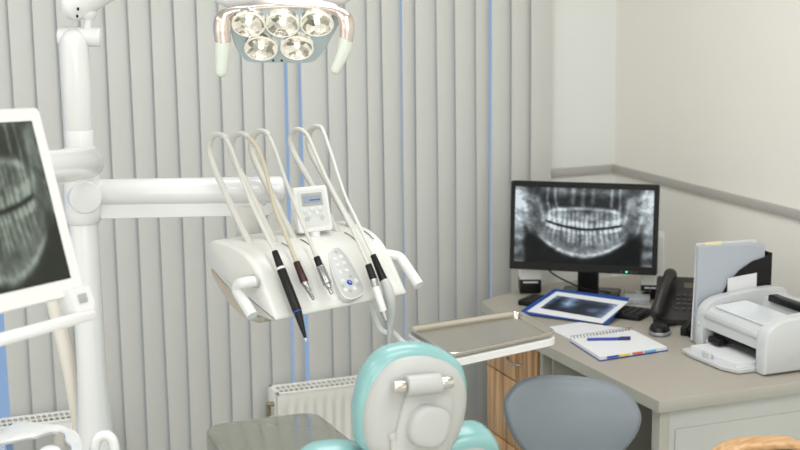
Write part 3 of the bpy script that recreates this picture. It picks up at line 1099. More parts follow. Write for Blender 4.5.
# support arm to the column
a1 = onp(Vector((PX, PY, 0)) - CF * .040, CF, 88.5, 162.5)
a0 = onp(MC - MN * .08, CF, 20, 172)
bk = MC - MU * .2 + MV * mcy - MN * .046
ax_ = (a1 - a0).normalized()
a1b = a1 + CR * .004
ar = rod(a0, a1b, .0350, .0350, seg=28, round_=.020)
obj('support_arm', ar, WHITE, t)
obj('support_knuckle', tube([a0, (a0 + bk) / 2, bk + MN * .012], .028, 18, 5), WHITE, t)

# ------------------------------------------------------------------ cuspidor
BC = atd(10, 452, 2.70)
t = thing('rinse_basin', 'white rinse basin with a wavy rim and mirror-like bowl at the column foot', 'basin', (BC.x, BC.y, 0))
def angres(poly, c, z, n=72):
    """resample a closed pixel outline, laid on the plane at height z, by angle about c"""
    pts = [onp(Vector((0, 0, z)), UZ, *q) for q in poly]
    P = catmull(pts, 10, True)
    pol = sorted((math.atan2(p.y - c.y, p.x - c.x), math.hypot(p.x - c.x, p.y - c.y)) for p in P)
    out = []
    aa = np.array([a for a, r in pol]); rr_ = np.array([r for a, r in pol])
    aa = np.concatenate([aa - 2 * PI, aa, aa + 2 * PI]); rr_ = np.tile(rr_, 3)
    for k in range(n):
        a = -PI + 2 * PI * k / n
        out.append((a, float(np.interp(a, aa, rr_))))
    return out


po = [(17, 421), (35, 421.5), (52, 423.5), (67, 427), (77, 432), (82, 441), (83, 455), (78, 470), (60, 482), (30, 487), (0, 485), (-25, 475), (-38, 460), (-28, 445), (-5, 436), (6, 428)]
pi_ = [(-3, 441.5), (7, 439.5), (15, 438), (24, 436), (36, 434), (45, 430.5), (55, 428.5), (62, 430), (65, 434), (65, 438.5), (69, 442.5), (71, 446), (70, 456), (65, 466), (50, 475), (30, 479), (5, 478), (-15, 470), (-22, 460), (-15, 447)]
ci = onp(Vector((0, 0, BC.z)), UZ, 26, 455)
oo, ii = angres(po, ci, BC.z), angres(pi_, ci, BC.z)
pl = lambda a, r, z: Vector((ci.x + r * math.cos(a), ci.y + r * math.sin(a), z))
rings = []
for q, z, f in ((0, -.05, -.010), (0, -.010, 0), (.04, .0, 0), (.35, .003, 0), (.75, .0, 0), (.96, -.001, 0), (1, -.004, 0), (1.0, -.007, 0)):
    rings.append([pl(a, (r + f) * (1 - q) + r2 * q, BC.z + z) for (a, r), (a2, r2) in zip(oo, ii)])
b = loft(rings, cap=False)
obj('rim', b, WHITE, t)
b = loft([[pl(a, r + .010, BC.z - .026) for a, r in ii], [pl(a, r + .010, BC.z - .006) for a, r in ii]])
obj('bowl', b, mat('polished steel bowl', (190, 190, 190), .04, metal=1), t)
obj('pedestal', lathe([(0.0, .09), (BC.z - .25, .09), (BC.z - .10, .105), (BC.z - .052, .105), (BC.z - .027, .105)], (ci.x, ci.y, 0)), WHITE, t)
dp = onp(BC - UZ * .006, UZ, 50, 452)
obj('drain_cap', ball(dp, .022, .022, .012), WHITE, t)
P0 = atd(105, 440, 2.76)
sp_px = [(94, 466), (94.5, 450), (97, 440), (103, 435.5), (110, 437), (114, 445), (115.5, 466)]
pts = [onp(P0, CF, *q) for q in sp_px]
obj('filler_spout', tube(pts, .0105, 16, 6), WHITE, t)
# ------------------------------------------------------------------ dental chair
HC = atd(414, 404, 2.60)
t = thing('dental_chair', 'teal and white reclined dental chair seen from behind its headrest', 'dental chair', (HC.x - .02, HC.y + .7, 0))
rl = R(-14)
HU = XA * math.cos(rl) + UZ * math.sin(rl)
HV = UZ * math.cos(rl) - XA * math.sin(rl)
HN = -YA
# headrest: rounded teal cushion with a white shell on its back
co = smooth_outline([(.112, .0), (.104, .052), (.072, .096), (.0, .115), (-.074, .096), (-.107, .052), (-.114, 0), (-.106, -.055), (-.080, -.105), (0, -.132), (.078, -.105), (.104, -.055)], 5)
obj('headrest_cushion', padded(co, [(-.078, ('s', .45)), (-.074, ('s', .72)), (-.064, .016), (-.050, .005), (-.040, .002), (-.028, .002), (-.012, .004), (-.004, .012), (-.001, .022)], HC + HN * .01 - HU * .001 + HV * .002, HU, HV, HN), TEAL, t)
so = smooth_outline([(.103, -.01), (.094, .042), (.062, .082), (0, .097), (-.062, .082), (-.094, .042), (-.103, -.01), (-.095, -.060), (-.070, -.100), (0, -.122), (.070, -.100), (.095, -.060)], 5)
obj('headrest_shell', padded(so, [(-.012, .006), (-.004, .0), (.004, .002), (.012, .010), (.017, .022), (.019, .036)], HC + HN * .01 + HU * .002, HU, HV, HN), SHELL, t)
hp = HC + HN * .050
hl = onp(hp, HN, 397, 387); hr = onp(hp, HN, 451, 382)
d = (hr - hl).normalized()
obj('hinge_barrel', rod(hl + d * .018, hr - d * .022, .0195, round_=.003), SHELL, t)
for a, c in ((hl - d * .008, hl + d * .017), (hr - d * .021, hr + d * .003)):
    obj('hinge_pin', rod(a, c, .0115, round_=.003), CHROME, t)
kc = onp(HC + HN * .03, HN, 424, 424)
nk = (HN * .96 + XA * .1 + UZ * .05).normalized()
obj('bracket_plate', padded(smooth_outline([(.052, .0), (.048, .05), (.03, .082), (-.03, .082), (-.050, .05), (-.054, 0), (-.050, -.07), (0, -.09), (.050, -.07)], 4), [(-.01, 0), (.004, 0), (.008, .004), (.010, .010)], kc + nk * .001, HU, HV, nk), SHELL, t)
obj('lock_knob', padded(sellipse(.041, .042, .82, 40), [(-.004, 0), (.014, .0005), (.020, .003), (.023, .008), (.0245, .016)], kc + nk * .010, HU, HV, nk), SHELL, t)
for px_ in (393, 434):
    a = onp(HC + HN * .03, HN, px_, 436)
    obj('adjuster_rod', rod(a, a - UZ * .12, .0065), CHROME, t)
    obj('adjuster_collar', rod(a - UZ * .006, a + UZ * .008, .0095, round_=.002), SHELL, t)
# backrest
BKC = onp(HC + YA * .02, HN, 403, 470)
bo = smooth_outline([(.213, -.03), (.206, .015), (.182, .043), (.150, .052), (.10, .046), (.04, .020), (-.04, .020), (-.10, .046), (-.150, .052), (-.182, .043), (-.206, .015), (-.213, -.03), (-.225, -.2), (-.215, -.38), (-.1, -.42), (.1, -.42), (.215, -.38), (.225, -.2)], 4)
BN = (HN * .93 + UZ * -.36).normalized()
BV = (UZ * .93 + HN * .36).normalized()
obj('backrest_cushion', padded(bo, [(-.085, ('s', .8)), (-.078, .018), (-.062, .004), (-.045, 0), (-.02, 0), (-.006, .004), (0, .012)], BKC, XA, BV, BN), TEAL, t)
so = [(x * .93, y - .022 if y > -.1 else y * .97) for x, y in bo]
obj('backrest_shell', padded(so, [(-.02, .0), (.004, .0), (.016, .006), (.022, .018), (.024, .03)], BKC, XA, BV, BN), SHELL, t)
# seat, leg rest with clear glossy cover
LZ = .545
lf_ = atd(316, 410, 4.10)
ll_ = onp(Vector((0, lf_.y, 0)), YA, 201.5, 422)
lwid = lf_.x - ll_.x
LCX = (lf_.x + ll_.x) / 2
LEG = mat('olive grey covered vinyl', (143, 144, 128), 0.13, coat=0.5, bump=0.10, bscale=9)
sl = R(3.0)
LVv = Vector((0, math.cos(sl), -math.sin(sl)))
LNn = Vector((0, math.sin(sl), math.cos(sl)))
LO_ = Vector((LCX, lf_.y, lf_.z))
lout = [(x, y) for x, y in rrect(lwid, .62, .065, 8, cy=-.31)]
obj('leg_rest', padded(lout, [(-.105, .012), (-.095, .002), (-.08, 0), (-.022, 0), (-.008, .002), (-.002, .007), (0, .015)], LO_, XA, LVv, LNn), LEG, t)
SX = HC.x - .02
obj('seat_cushion', padded(rrect(.48, .62, .08, 6), [(-.10, .02), (-.08, .002), (-.03, 0), (-.008, .006), (0, .02)], Vector((SX, (lf_.y - .62 + BKC.y + .22) / 2 + .03, .50)), XA, YA, UZ), TEAL, t)
ycs = (lf_.y - .62 + BKC.y) / 2 + .12
obj('base_column', box(SX, ycs, .22, .26, .34, .40, .04, 3), SHELL, t)
obj('base_plate', padded(rrect(.55, .75, .12, 6), [(0, 0), (.03, 0), (.045, .012)], Vector((SX, ycs, 0)), XA, YA, UZ), SHELL, t)

# ------------------------------------------------------------------ desk
DZ = .745
n0 = atz(659, 401.2, DZ)
fl = atz(480.5, 301.5, DZ)
m0 = atz(536, 340, DZ)
DXR = WX - .002
DYN, DYF = n0.y, 4.14
xf_ = m0.x + (m0.x - n0.x) / (m0.y - n0.y) * (3.60 - m0.y)
dk = [(n0.x, DYN), (DXR, DYN), (DXR, DYF), (fl.x + .34, DYF), (fl.x + .10, fl.y + .055), (fl.x + .02, fl.y + .014), (fl.x + .002, fl.y - .004), (fl.x, fl.y - .03), (xf_, 3.60)]
t = thing('office_desk', 'warm grey office desk with panel legs against the right wall', 'desk', ((n0.x + DXR) / 2, (DYN + DYF) / 2, 0))
b = padded(dk, [(-.032, .001), (-.031, 0), (-.001, 0), (0, .001)], Vector((0, 0, DZ)), XA, YA, UZ)
b.normal_update()
for f in b.faces:
    f.material_index = 0 if f.normal.z > .9 else 1
obj('worktop', b, [LAMINATE, LAMEDGE], t)
DXF = n0.x + .022
b = box((DXF + DXR - .01) / 2, DYN + .030, (DZ - .032) / 2, DXR - .01 - DXF, .022, DZ - .033, .002)
obj('end_panel', b, PANEL, t)
b = box((DXF + DXR) / 2 + .015, DYN + .0175, (DZ - .085) / 2, DXR - DXF - .045, .006, DZ - .087, .002)
obj('end_panel_facing', b, PANEL, t)
obj('leg_post', box(DXF + .006, DYN + .035, (DZ - .032) / 2, .030, .040, DZ - .033, .004), LAMEDGE, t)
obj('inner_panel', box(2.16, 3.545, (DZ - .032) / 2, .74, .020, DZ - .033, .002), LAMEDGE, t)
obj('inner_panel', box(2.14, 3.512, (DZ - .032) / 2, .66, .012, DZ - .033, .002), LAMEDGE, t)
obj('back_panel', box(2.46, 3.2, (DZ - .032) / 2 + .05, .018, .60, DZ - .14, .002), mat('dark grey back panel', (98, 94, 84), .6), t)
# drawer unit under the far end
dux0 = 1.795
duy0, duy1 = 3.565, 3.96
t = thing('drawer_unit', 'wood-fronted drawer unit in a grey carcass under the far desk end', 'drawer unit', (2.05, (duy0 + duy1) / 2, 0))
obj('carcass', box(2.06, (duy0 + duy1) / 2, .355, .50, duy1 - duy0, .69, .003), LAMEDGE, t)
zs = [.695, .585, .345, .10]
zs = [.70, .548, .330, .105]
for i in range(3):
    k = obj('drawer', box(dux0 + .006, (duy0 + duy1) / 2 - .006, (zs[i] + zs[i + 1]) / 2, .020, duy1 - duy0 - .035, zs[i] - zs[i + 1] - .005, .002), WOODD, t)
    zc = (zs[i] + zs[i + 1]) / 2 + (-.012 if i == 0 else .05)
    yc = (duy0 + duy1) / 2 - .035
    xx = dux0 - .005
    obj('drawer_handle', tube([(xx + .004, yc + .046, zc), (xx - .012, yc + .036, zc), (xx - .016, yc, zc - .003), (xx - .012, yc - .036, zc), (xx + .004, yc - .046, zc)], .0035, 10, 5), SILVER, k)

# ------------------------------------------------------------------ computer screen on the desk
SP = R(-16.5)
SU = CR * math.cos(SP) + CF * math.sin(SP)
sh_ = CR * math.sin(SP) - CF * math.cos(SP)
tl = R(6)
SN = sh_ * math.cos(tl) + UZ * math.sin(tl)
SV = UZ * math.cos(tl) - sh_ * math.sin(tl)
SC = atd(583, 227.5, 4.43)
def sq(px, py):
    P = onp(SC, SN, px, py)
    return ((P - SC).dot(SU), (P - SC).dot(SV))
print('SCR', [tuple(round(c, 3) for c in sq(*q)) for q in ((513, 181), (657, 187), (653, 274), (508, 266), (516, 190), (651, 195), (649, 267), (512, 257))])
sw_, shh_ = .478, .290
t = thing('computer_monitor', 'black computer monitor on the desk, showing a panoramic dental X-ray', 'monitor', (SC.x - sh_.x * .05, SC.y - sh_.y * .05, DZ))
obj('housing', padded(rrect(sw_, shh_, .006, 4), [(-.05, .05), (-.032, .02), (-.026, .003), (-.02, 0), (-.002, 0), (0, .002)], SC, SU, SV, SN), BLACK, t)


def bluish(u, v):
    I = xray(u, v) ** 1.9 * 1.12
    return (I * .82 + .002, I * .92 + .003, I * .98 + .004)


SCRB = attr_screen('bluish lit screen', None, .95)
iw, ih = .447, .245
picture('screen', SC - SU * iw / 2 + SV * (ih / 2 + .004) + SN * .0008, SU, -SV, iw, ih, 200, 112, bluish, SCRB, t)
LED = mat('green power light', (40, 220, 120), .4, emis=(.05, .9, .35), estr=3)
u, v = sq(626.5, 272.3)
obj('power_light', ball(SC + SU * u + SV * (-shh_ / 2 + .0075), .0028), LED, t)
b = None
for du in (-.016, .013, .022, .031):
    b = rod(SC + SU * (u + du) + SV * (-shh_ / 2 + .0075) - SN * .002, SC + SU * (u + du) + SV * (-shh_ / 2 + .0075) + SN * .001, .0018, seg=10, bm=b)
obj('button', b, mat('dim grey print', (110, 110, 110), .5), t)
nc = SC - sh_ * .045 + SU * .012
nk = box(0, 0, 0, .068, .026, .22, .006, 2)
mx = Matrix.Rotation(math.atan2(SU.y, SU.x), 4, 'Z')
mx.translation = Vector((nc.x, nc.y, DZ + .115))
obj('stand_neck', xf(nk, mx), BLACK, t)
nb = box(0, 0, 0, .19, .13, .014, .006, 2)
mx.translation = Vector((nc.x, nc.y, DZ + .0075)) - sh_ * .045
obj('stand_base', xf(nb, mx), BLACK, t)
cabm = BLACKM
cp = [SC - sh_ * .05 - SU * .15 - UZ * .09]
cp = [onp(SC - sh_ * .055, SN, *q) for q in ((545, 264), (552, 273), (566, 281), (584, 288.5), (600, 291))]
cp += [atz(616, 294, DZ + .005), atz(622, 299, DZ + .004)]
obj('cable', tube(cp, .0028, 8, 6), cabm, t)

# ------------------------------------------------------------------ speakers
SPKW = mat('silver grey plastic', (232, 232, 228), .3)


def speaker(P, rz, label):
    t = thing('desktop_speaker', label, 'speaker', (P.x, P.y, DZ), rz, 'computer speakers beside the monitor')
    b = box(0, 0, .0245, .072, .085, .047, .006)
    obj('lower_cabinet', b, BLACK, t, world=False)
    prof = [(-.0405, .049), (-.034, .205), (.03, .215), (.038, .049)]
    b = padded(prof, [(-.036, .003), (-.033, 0), (.033, 0), (.036, .003)], Vector((0, 0, 0)), Vector((0, 1, 0)), UZ, Vector((1, 0, 0)))
    obj('upper_cabinet', b, SPKW, t, world=False)
    obj('trim_strip', box(0, -.0435, .040, .05, .003, .005, .001), SPKW, t, world=False)
    return t


s1 = atz(533, 299, DZ)
s1 = s1 + CF * .115
speaker(s1, R(-22), 'black and silver desktop speaker under the left end of the black monitor')
s2 = atz(656.5, 303, DZ) + CF * .085
speaker(s2, R(-30), 'black and silver desktop speaker between the black monitor and the telephone')
print('SPK', s1, s2)

# ------------------------------------------------------------------ keyboard
k0, k1 = atz(521, 304, DZ), atz(641, 320, DZ)
ku = (k1 - k0); ku.z = 0
kl = ku.length; ku.normalize()
kv_ = Vector((-ku.y, ku.x, 0))
KL, KD = kl + .01, .112
KO = (k0 + k1) / 2 + kv_ * (KD / 2 - .022); KO.z = DZ
print('KEYB', kl)
t = thing('computer_keyboard', 'black computer keyboard partly hidden under the blue folder', 'keyboard', tuple(KO))
obj('base', padded(rrect(KL, KD, .012, 4), [(.001, .001), (.012, 0), (.016, .002)], KO, ku, kv_, UZ), BLACK, t)
keyc = mat('dark key cap', (34, 34, 34), .5)
nk_ = 0
for r_ in range(5):
    for c_ in range(18):
        x = -KL / 2 + .018 + c_ * (KL - .036) / 17
        y = -KD / 2 + .018 + r_ * (KD - .036) / 4
        if nk_ >= 96 and not (c_ > 12 or c_ < 2):
            continue
        if 2 < c_ < 8:
            continue
        w_ = (KL - .036) / 17 - .004
        obj('key', padded(rrect(w_, .016, .002, 2, cx=x, cy=y), [(.014, 0), (.019, .0012), (.0195, .002)], KO, ku, kv_, UZ), keyc, t)
        nk_ += 1

# ------------------------------------------------------------------ blue folder with a printed radiograph
f0, f1, f2, f3 = atz(519, 313.5, DZ + .004), atz(554, 290.5, DZ + .045), atz(630, 300.5, DZ + .040), atz(607.5, 325.3, DZ + .004)
print('FOLD', (f0 - f3).length, (f0 - f1).length, (f1 - f2).length, (f2 - f3).length)
FU = (f3 - f0).normalized()
FVv = ((f1 - f0) - FU * (f1 - f0).dot(FU)).normalized()
FN = FU.cross(FVv)
fw_, fh_ = (f3 - f0).length, ((f1 - f0).dot(FVv) + (f2 - f3).dot(FVv)) / 2
skew0, skew1 = (f1 - f0).dot(FU), (f2 - f0).dot(FU)
t = thing('document_folder', 'blue folder propped on the keyboard, holding a white framed X-ray print', 'folder', tuple((f0 + f3) / 2))
quad = [(0, 0), (fw_, 0), (skew1, fh_), (skew0, fh_)]
obj('cover', padded(quad, [(0, .001), (.001, 0), (.004, 0), (.005, .001)], f0, FU, FVv, FN), BLUE, t)
def fq(px, py):
    P = onp(f0 + FN * .006, FN, px, py)
    return ((P - f0).dot(FU), (P - f0).dot(FVv))
sheet = [fq(*q) for q in ((526.8, 311.3), (556.5, 291.5), (628.5, 301.6), (602.5, 323.4))]
k = obj('sheet', padded(sheet, [(.0052, 0), (.0062, 0)], f0, FU, FVv, FN), PAPER, t)
ph = [fq(*q) for q in ((540, 308.2), (557, 295.5), (618.5, 304.8), (601, 318.6))]


def printed(u, v):
    x = 2 * u - 1
    I = .08 + .55 * g(math.hypot((x + .38) / .35, (v - .42) / .38), .75) + .40 * g(math.hypot((x - .55) / .22, (v - .62) / .2), .8)
    I += .35 * sstep(.35, 0, v) * (1 if x < -.2 else .5) + .5 * sstep(.82, 1.0, u) + .4 * sstep(.12, 0, u)
    n = noise.fractal(Vector((u * 9, v * 7, 5.5)), .8, 2, 4)
    I *= 1 + .55 * n
    I = max(.02, min(.9, I))
    I = I ** 1.8 * .95
    return (I * .42 + .006, I * .58 + .009, I * .95 + .016)


PRN = attr_print('glossy printed film', .3)
gb = gridmesh(lambda a, c: f0 + FN * .0066 + FU * ((ph[1][0] * (1 - a) + ph[2][0] * a) * (1 - c) + (ph[0][0] * (1 - a) + ph[3][0] * a) * c) + FVv * ((ph[1][1] * (1 - a) + ph[2][1] * a) * (1 - c) + (ph[0][1] * (1 - a) + ph[3][1] * a) * c), 70, 50)
o = obj('printed_radiograph', gb, PRN, k)
at = o.data.color_attributes.new('picture', 'FLOAT_COLOR', 'POINT')
vals = []
for j in range(50):
    for i in range(70):
        vals.extend((*printed(i / 69, j / 49), 1))
at.data.foreach_set('color', vals)

# ------------------------------------------------------------------ spiral notebook and pen
a_, b_, c_, d_ = (atz(*q, DZ + .012) for q in ((571, 338.5), (632.5, 329.5), (667, 346.8), (600, 357)))
NU = (b_ - a_); nl = NU.length; NU.normalize()
NVv = (d_ - a_); NVv = (NVv - NU * NVv.dot(NU)); nw = NVv.length; NVv.normalize()
print('NOTE', nl, nw)
NB = Vector((a_.x, a_.y, DZ))
t = thing('spiral_notebook', 'open white spiral notebook with coloured page tabs near the desk edge', 'notebook', tuple(NB))
qb = [(0, 0), (nl, 0), ((c_ - a_).dot(NU), (c_ - a_).dot(NVv)), ((d_ - a_).dot(NU), nw)]
ZN = UZ
obj('cover', padded([(x - .002 if x < .01 else x + .002, y + (.003 if y > .01 else -.0)) for x, y in qb], [(.0005, 0), (.003, 0)], NB, NU, NVv, ZN), BLUE, t)
obj('page_block', padded(qb, [(.003, 0), (.0115, .0), (.012, .0006)], NB, NU, NVv, ZN), PAPER, t)
lp = [atz(*q, DZ + .004) for q in ((547, 327.5), (580, 322.5), (627, 329), (571, 339.5))]
obj('turned_pages', padded([((p - NB).dot(NU), (p - NB).dot(NVv)) for p in lp], [(.001, 0), (.0050, .0), (.0055, .0006)], NB, NU, NVv, ZN), PAPER, t)
WIRE = mat('dark wire', (60, 60, 62), .3, metal=.8)
for i in range(19):
    x = .006 + (nl - .012) * i / 18
    cpt = NB + NU * x + UZ * .011
    pts = [cpt + NVv * (.009 * math.cos(q)) + UZ * (.009 * math.sin(q)) + NU * (.002 * math.cos(q)) for q in [PI * 2 * j / 10 for j in range(11)]]
    obj('coil', tube(pts, .0006, 6, 1, cap=False), WIRE, t)
tabs = ((.10, .26, (54, 84, 176), 'blue page tab'), (.28, .42, (232, 208, 70), 'yellow page tab'), (.48, .62, (226, 96, 84), 'red page tab'), (.66, .82, (110, 176, 226), 'light blue page tab'))
e0, e1 = Vector((qb[3][0], qb[3][1], 0)), Vector((qb[2][0], qb[2][1], 0))
for s0, s1_, col, lab in tabs:
    pa, pb = e0.lerp(e1, s0), e0.lerp(e1, s1_)
    pl = [(pa.x, pa.y - .004), (pb.x, pb.y - .004), (pb.x, pb.y + .0055), (pa.x, pa.y + .0055)]
    obj('page_tab', padded(pl, [(.006, 0), (.0105, .0)], NB, NU, NVv, ZN), mat(lab, col, .5), t, label=lab)
pa, pb = atz(587, 339.2, DZ + .0165), atz(630.5, 338.4, DZ + .0165)
t = thing('ballpoint_pen', 'blue ballpoint pen lying on the open notebook', 'pen', tuple((pa + pb) / 2))
PENB = mat('blue pen plastic', (44, 66, 168), .3)
PEND = mat('dark blue pen cap', (24, 34, 92), .3)
obj('barrel', rod(pa, pa.lerp(pb, .72), .0042, .0042, seg=12, round_=.002), PENB, t)
obj('cap', rod(pa.lerp(pb, .70), pb, .0047, .0047, seg=12, round_=.002), PEND, t)
obj('clip', rod(pa.lerp(pb, .76) + UZ * .0052, pb + UZ * .0052, .0011, seg=8), PEND, t)

# ------------------------------------------------------------------ telephone
PC = atz(673, 325.5, DZ)
rz = R(-36)
PS = .80
t = thing('desk_telephone', 'black desk telephone with keypad, between the mouse and the grey folder', 'telephone', (PC.x, PC.y, DZ), rz)
t.scale = (PS, PS, PS)
PHB = mat('telephone black plastic', (40, 36, 35), .42)
PHK = mat('telephone key', (60, 56, 55), .45)
# local: x right, y to the back
prof = [(0, .004), (0, .022), (.012, .030), (.150, .150), (.168, .152), (.172, .140), (.13, .01), (.12, .004)]
b = padded([(x, z) for x, z in prof], [(-.075, .004), (-.072, .001), (-.068, 0), (.118, 0), (.122, .001), (.125, .004)], Vector((0, 0, 0)), Vector((0, 1, 0)), UZ, Vector((1, 0, 0)))
obj('base', b, PHB, t, world=False)
fd = Vector((0, .138, .120)).normalized()
fn = Vector((0, -.120, .138)).normalized()
F0 = Vector((0, .012, .030))
for r_ in range(4):
    for c_ in range(3):
        P = F0 + fd * (.040 + r_ * .021) + Vector((.012 + c_ * .024, 0, 0))
        obj('key', padded(rrect(.016, .011, .004, 3), [(-.001, 0), (.003, .0005), (.004, .002)], P, Vector((1, 0, 0)), fd, fn), PHK, t, world=False)
for r_ in range(3):
    P = F0 + fd * (.040 + r_ * .026) + Vector((.098, 0, 0))
    obj('key', padded(rrect(.016, .011, .004, 3), [(-.001, 0), (.003, .0005), (.004, .002)], P, Vector((1, 0, 0)), fd, fn), PHK, t, world=False)
obj('screen', padded(rrect(.06, .026, .003, 3), [(-.001, 0), (.0012, 0)], F0 + fd * .150 + Vector((.06, 0, 0)), Vector((1, 0, 0)), fd, fn), mat('telephone screen', (82, 88, 66), .25), t, world=False)
# handset
hpts = [F0 + fd * s + fn * h + Vector((-.060 + .22 * s, 0, 0)) for s, h in ((-.012, .016), (-.004, .034), (.03, .046), (.085, .052), (.14, .046), (.172, .034), (.182, .014))]
b = tube(hpts, [.019, .026, .0215, .0205, .0215, .026, .019], 18, 6, flat=1.0)
obj('handset', b, PHB, t, world=False, angle=60)
cpts = []
c0 = Vector((-.055, -.012, .012))
for i in range(60):
    s = i / 59
    ctr = Vector((-.06 + .075 * s, -.014 - .020 * math.sin(s * PI), .009))
    cpts.append(ctr + Vector((.0015 * math.cos(i * 2.1), .0045 * math.cos(i * 2.1), .0045 * math.sin(i * 2.1))))
obj('coiled_cord', tube(cpts, .0017, 6, 2), BLACKM, t, world=False)

# ------------------------------------------------------------------ mouse
mc = atz(659.5, 333, DZ)
t = thing('computer_mouse', 'black and silver computer mouse in front of the telephone', 'mouse', (mc.x, mc.y, DZ), R(-30))
b = ball((0, 0, .0), .031, .052, .034, e=.85)
bmesh.ops.bisect_plane(b, geom=b.verts[:] + b.edges[:] + b.faces[:], plane_co=(0, 0, .010), plane_no=(0, 0, 1), clear_inner=True)
bmesh.ops.holes_fill(b, edges=b.edges[:])
obj('top_shell', b, BLACK, t, world=False)
b = padded(sellipse(.0325, .0535, .85, 40), [(.0008, .004), (.004, .0), (.010, .0), (.0125, .002)], Vector((0, 0, 0)), Vector((1, 0, 0)), Vector((0, 1, 0)), UZ)
obj('side_band', b, mat('mouse silver plastic', (150, 152, 158), .3, metal=.3), t, world=False)
obj('scroll_wheel', rod((-.004, .026, .0235), (.004, .026, .0235), .008, round_=.002), BLACKM, t, world=False)

# ------------------------------------------------------------------ small black stapler and note block
sc_ = atz(689, 333, DZ)
t = thing('stapler', 'small black stapler with a white foot beside the grey folder', 'stapler', (sc_.x, sc_.y, DZ), R(-55))
obj('base', box(0, 0, .006, .022, .085, .010, .003), BLACK, t, world=False)
b = box(0, 0, 0, .020, .088, .013, .004)
mx = Matrix.Rotation(R(14), 4, 'X'); mx.translation = Vector((0, .002, .030))
obj('upper_arm', xf(b, mx), BLACK, t, world=False)
obj('hinge', box(0, -.036, .016, .021, .016, .022, .003), BLACKM, t, world=False)
obj('foot', box(-.001, .048, .007, .018, .012, .011, .003), WHITE2, t, world=False)
nb_ = atz(637, 302, DZ)
t = thing('note_holder', 'clear plastic note holder with white slips, behind the keyboard', 'note holder', (nb_.x, nb_.y, DZ), R(-30))
CLEAR = mat('clear acrylic', (240, 244, 246), .04, trans=1.0)
b = box(0, -.032, .022, .085, .003, .044, .001)
b = box(-.041, .0, .022, .003, .06, .044, .001, bm=b)
b = box(.041, .0, .022, .003, .06, .044, .001, bm=b)
obj('holder', b, CLEAR, t, world=False)
obj('slips', box(0, .0, .007, .074, .055, .012, .0005), PAPER, t, world=False)

# ------------------------------------------------------------------ magazine file, folders and papers
GY = 3.268
def gx(px, py, y):
    d = ray(px, py)
    P = CAM + d * (y / d.y)
    return P.x, P.z
print('BIND', gx(698, 247, GY), gx(765, 243, GY), gx(696, 345, GY), gx(772, 253, GY), gx(772, 283, GY), gx(720, 292, GY))
xl, zl = gx(697.5, 246.5, GY)
xr_, zr_ = gx(764.5, 243.5, GY)
t = thing('magazine_file', 'black magazine file with a scooped side, behind the printer', 'magazine file', (2.33, GY + .03, DZ))
xe, ze = gx(772, 252.5, GY - .012)
side = [(2.165, DZ + .001), (xe, DZ + .001), (xe, ze), (gx(763, 256, GY)[0], gx(763, 256, GY)[1]), (gx(750, 260.5, GY)[0], gx(750, 260.5, GY)[1]), (gx(737, 269.5, GY)[0], gx(737, 269.5, GY)[1]), (gx(726, 282, GY)[0], gx(726, 282, GY)[1]), (gx(718, 296, GY)[0], gx(718, 296, GY)[1]), (2.19, DZ + .09)]
for yy in (GY - .012, GY + .075):
    obj('side', padded(side, [(-.0015, 0), (.0015, 0)], Vector((0, yy, 0)), XA, UZ, YA), BLACKM, t)
obj('back', box(xe - .0015, GY + .0315, (DZ + ze) / 2, .003, .086, ze - DZ - .001, 0), BLACKM, t)
obj('bottom', box((2.165 + xe) / 2, GY + .0315, DZ + .002, xe - 2.165, .086, .003, 0), BLACKM, t)
t = obj('card_folder', padded([(xl, DZ + .005), (xr_ - .002, DZ + .005), (xr_ - .002, zr_), (xl, zl)], [(-.007, .001), (-.006, 0), (.006, 0), (.007, .001)], Vector((0, GY, 0)), XA, UZ, YA), GREYCARD)
tag(t, 'tall grey card folder standing in the black magazine file behind the printer', 'folder')
px0, pz0 = gx(694, 244, GY + .02)
px1, pz1 = gx(756, 239.5, GY + .02)
t = obj('loose_papers', padded([(px0, DZ + .006), (px1, DZ + .006), (px1, pz1), (px0 + .01, pz0)], [(-.003, 0), (.003, 0)], Vector((0, GY + .022, 0)), XA, UZ, YA), PAPER)
tag(t, 'white papers sticking up behind the grey card folder', 'papers')
y0_, yz0 = gx(705, 242.5, GY + .012)
y1_, yz1 = gx(722, 241, GY + .012)
t = obj('paper_sheet', padded([(y0_, DZ + .006), (y1_, DZ + .006), (y1_, yz1), (y0_, yz0)], [(-.0006, 0), (.0006, 0)], Vector((0, GY + .0125, 0)), XA, UZ, YA), YPAPER)
tag(t, 'pale yellow sheet peeping over the top of the grey card folder', 'paper')
b0, bz0 = gx(762, 247, GY + .035)
b1, bz1 = gx(766.5, 245.5, GY + .035)
b1 = min(b1, xe - .005)
t = obj('blue_folder', padded([(xl + .03, DZ + .006), (b1, DZ + .006), (b1, bz1), (xl + .03, bz1 - .01)], [(-.003, 0), (.003, 0)], Vector((0, GY + .036, 0)), XA, UZ, YA), BLUE)
tag(t, 'blue folder edge showing behind the grey card folder in the magazine file', 'folder')
c0_, cz0 = gx(728.5, 278.5, GY - .02)
c1_, cz1 = gx(757.5, 273, GY - .02)
t = obj('white_card', padded([(c0_, DZ + .004), (c1_, DZ + .004), (c1_, cz1), (c0_, cz0)], [(-.0007, 0), (.0007, 0)], Vector((0, GY - .0165, 0)), XA, UZ, YA), PAPER)
tag(t, 'white card standing against the black magazine file behind the printer', 'card')

# ------------------------------------------------------------------ printer
P0 = atz(764, 377.5, DZ)
P1 = atz(700, 345.5, DZ)
PX0 = P0.x + .004
PY0, PY1 = P0.y, 3.246
PWD = PY1 - PY0
PDX = .285
print('PRN', P0, P1, PWD)
t = thing('laser_printer', 'white laser printer with open output bin at the near desk corner', 'printer', (PX0 + PDX / 2, (PY0 + PY1) / 2, DZ))
O_ = Vector((PX0, PY0, DZ))
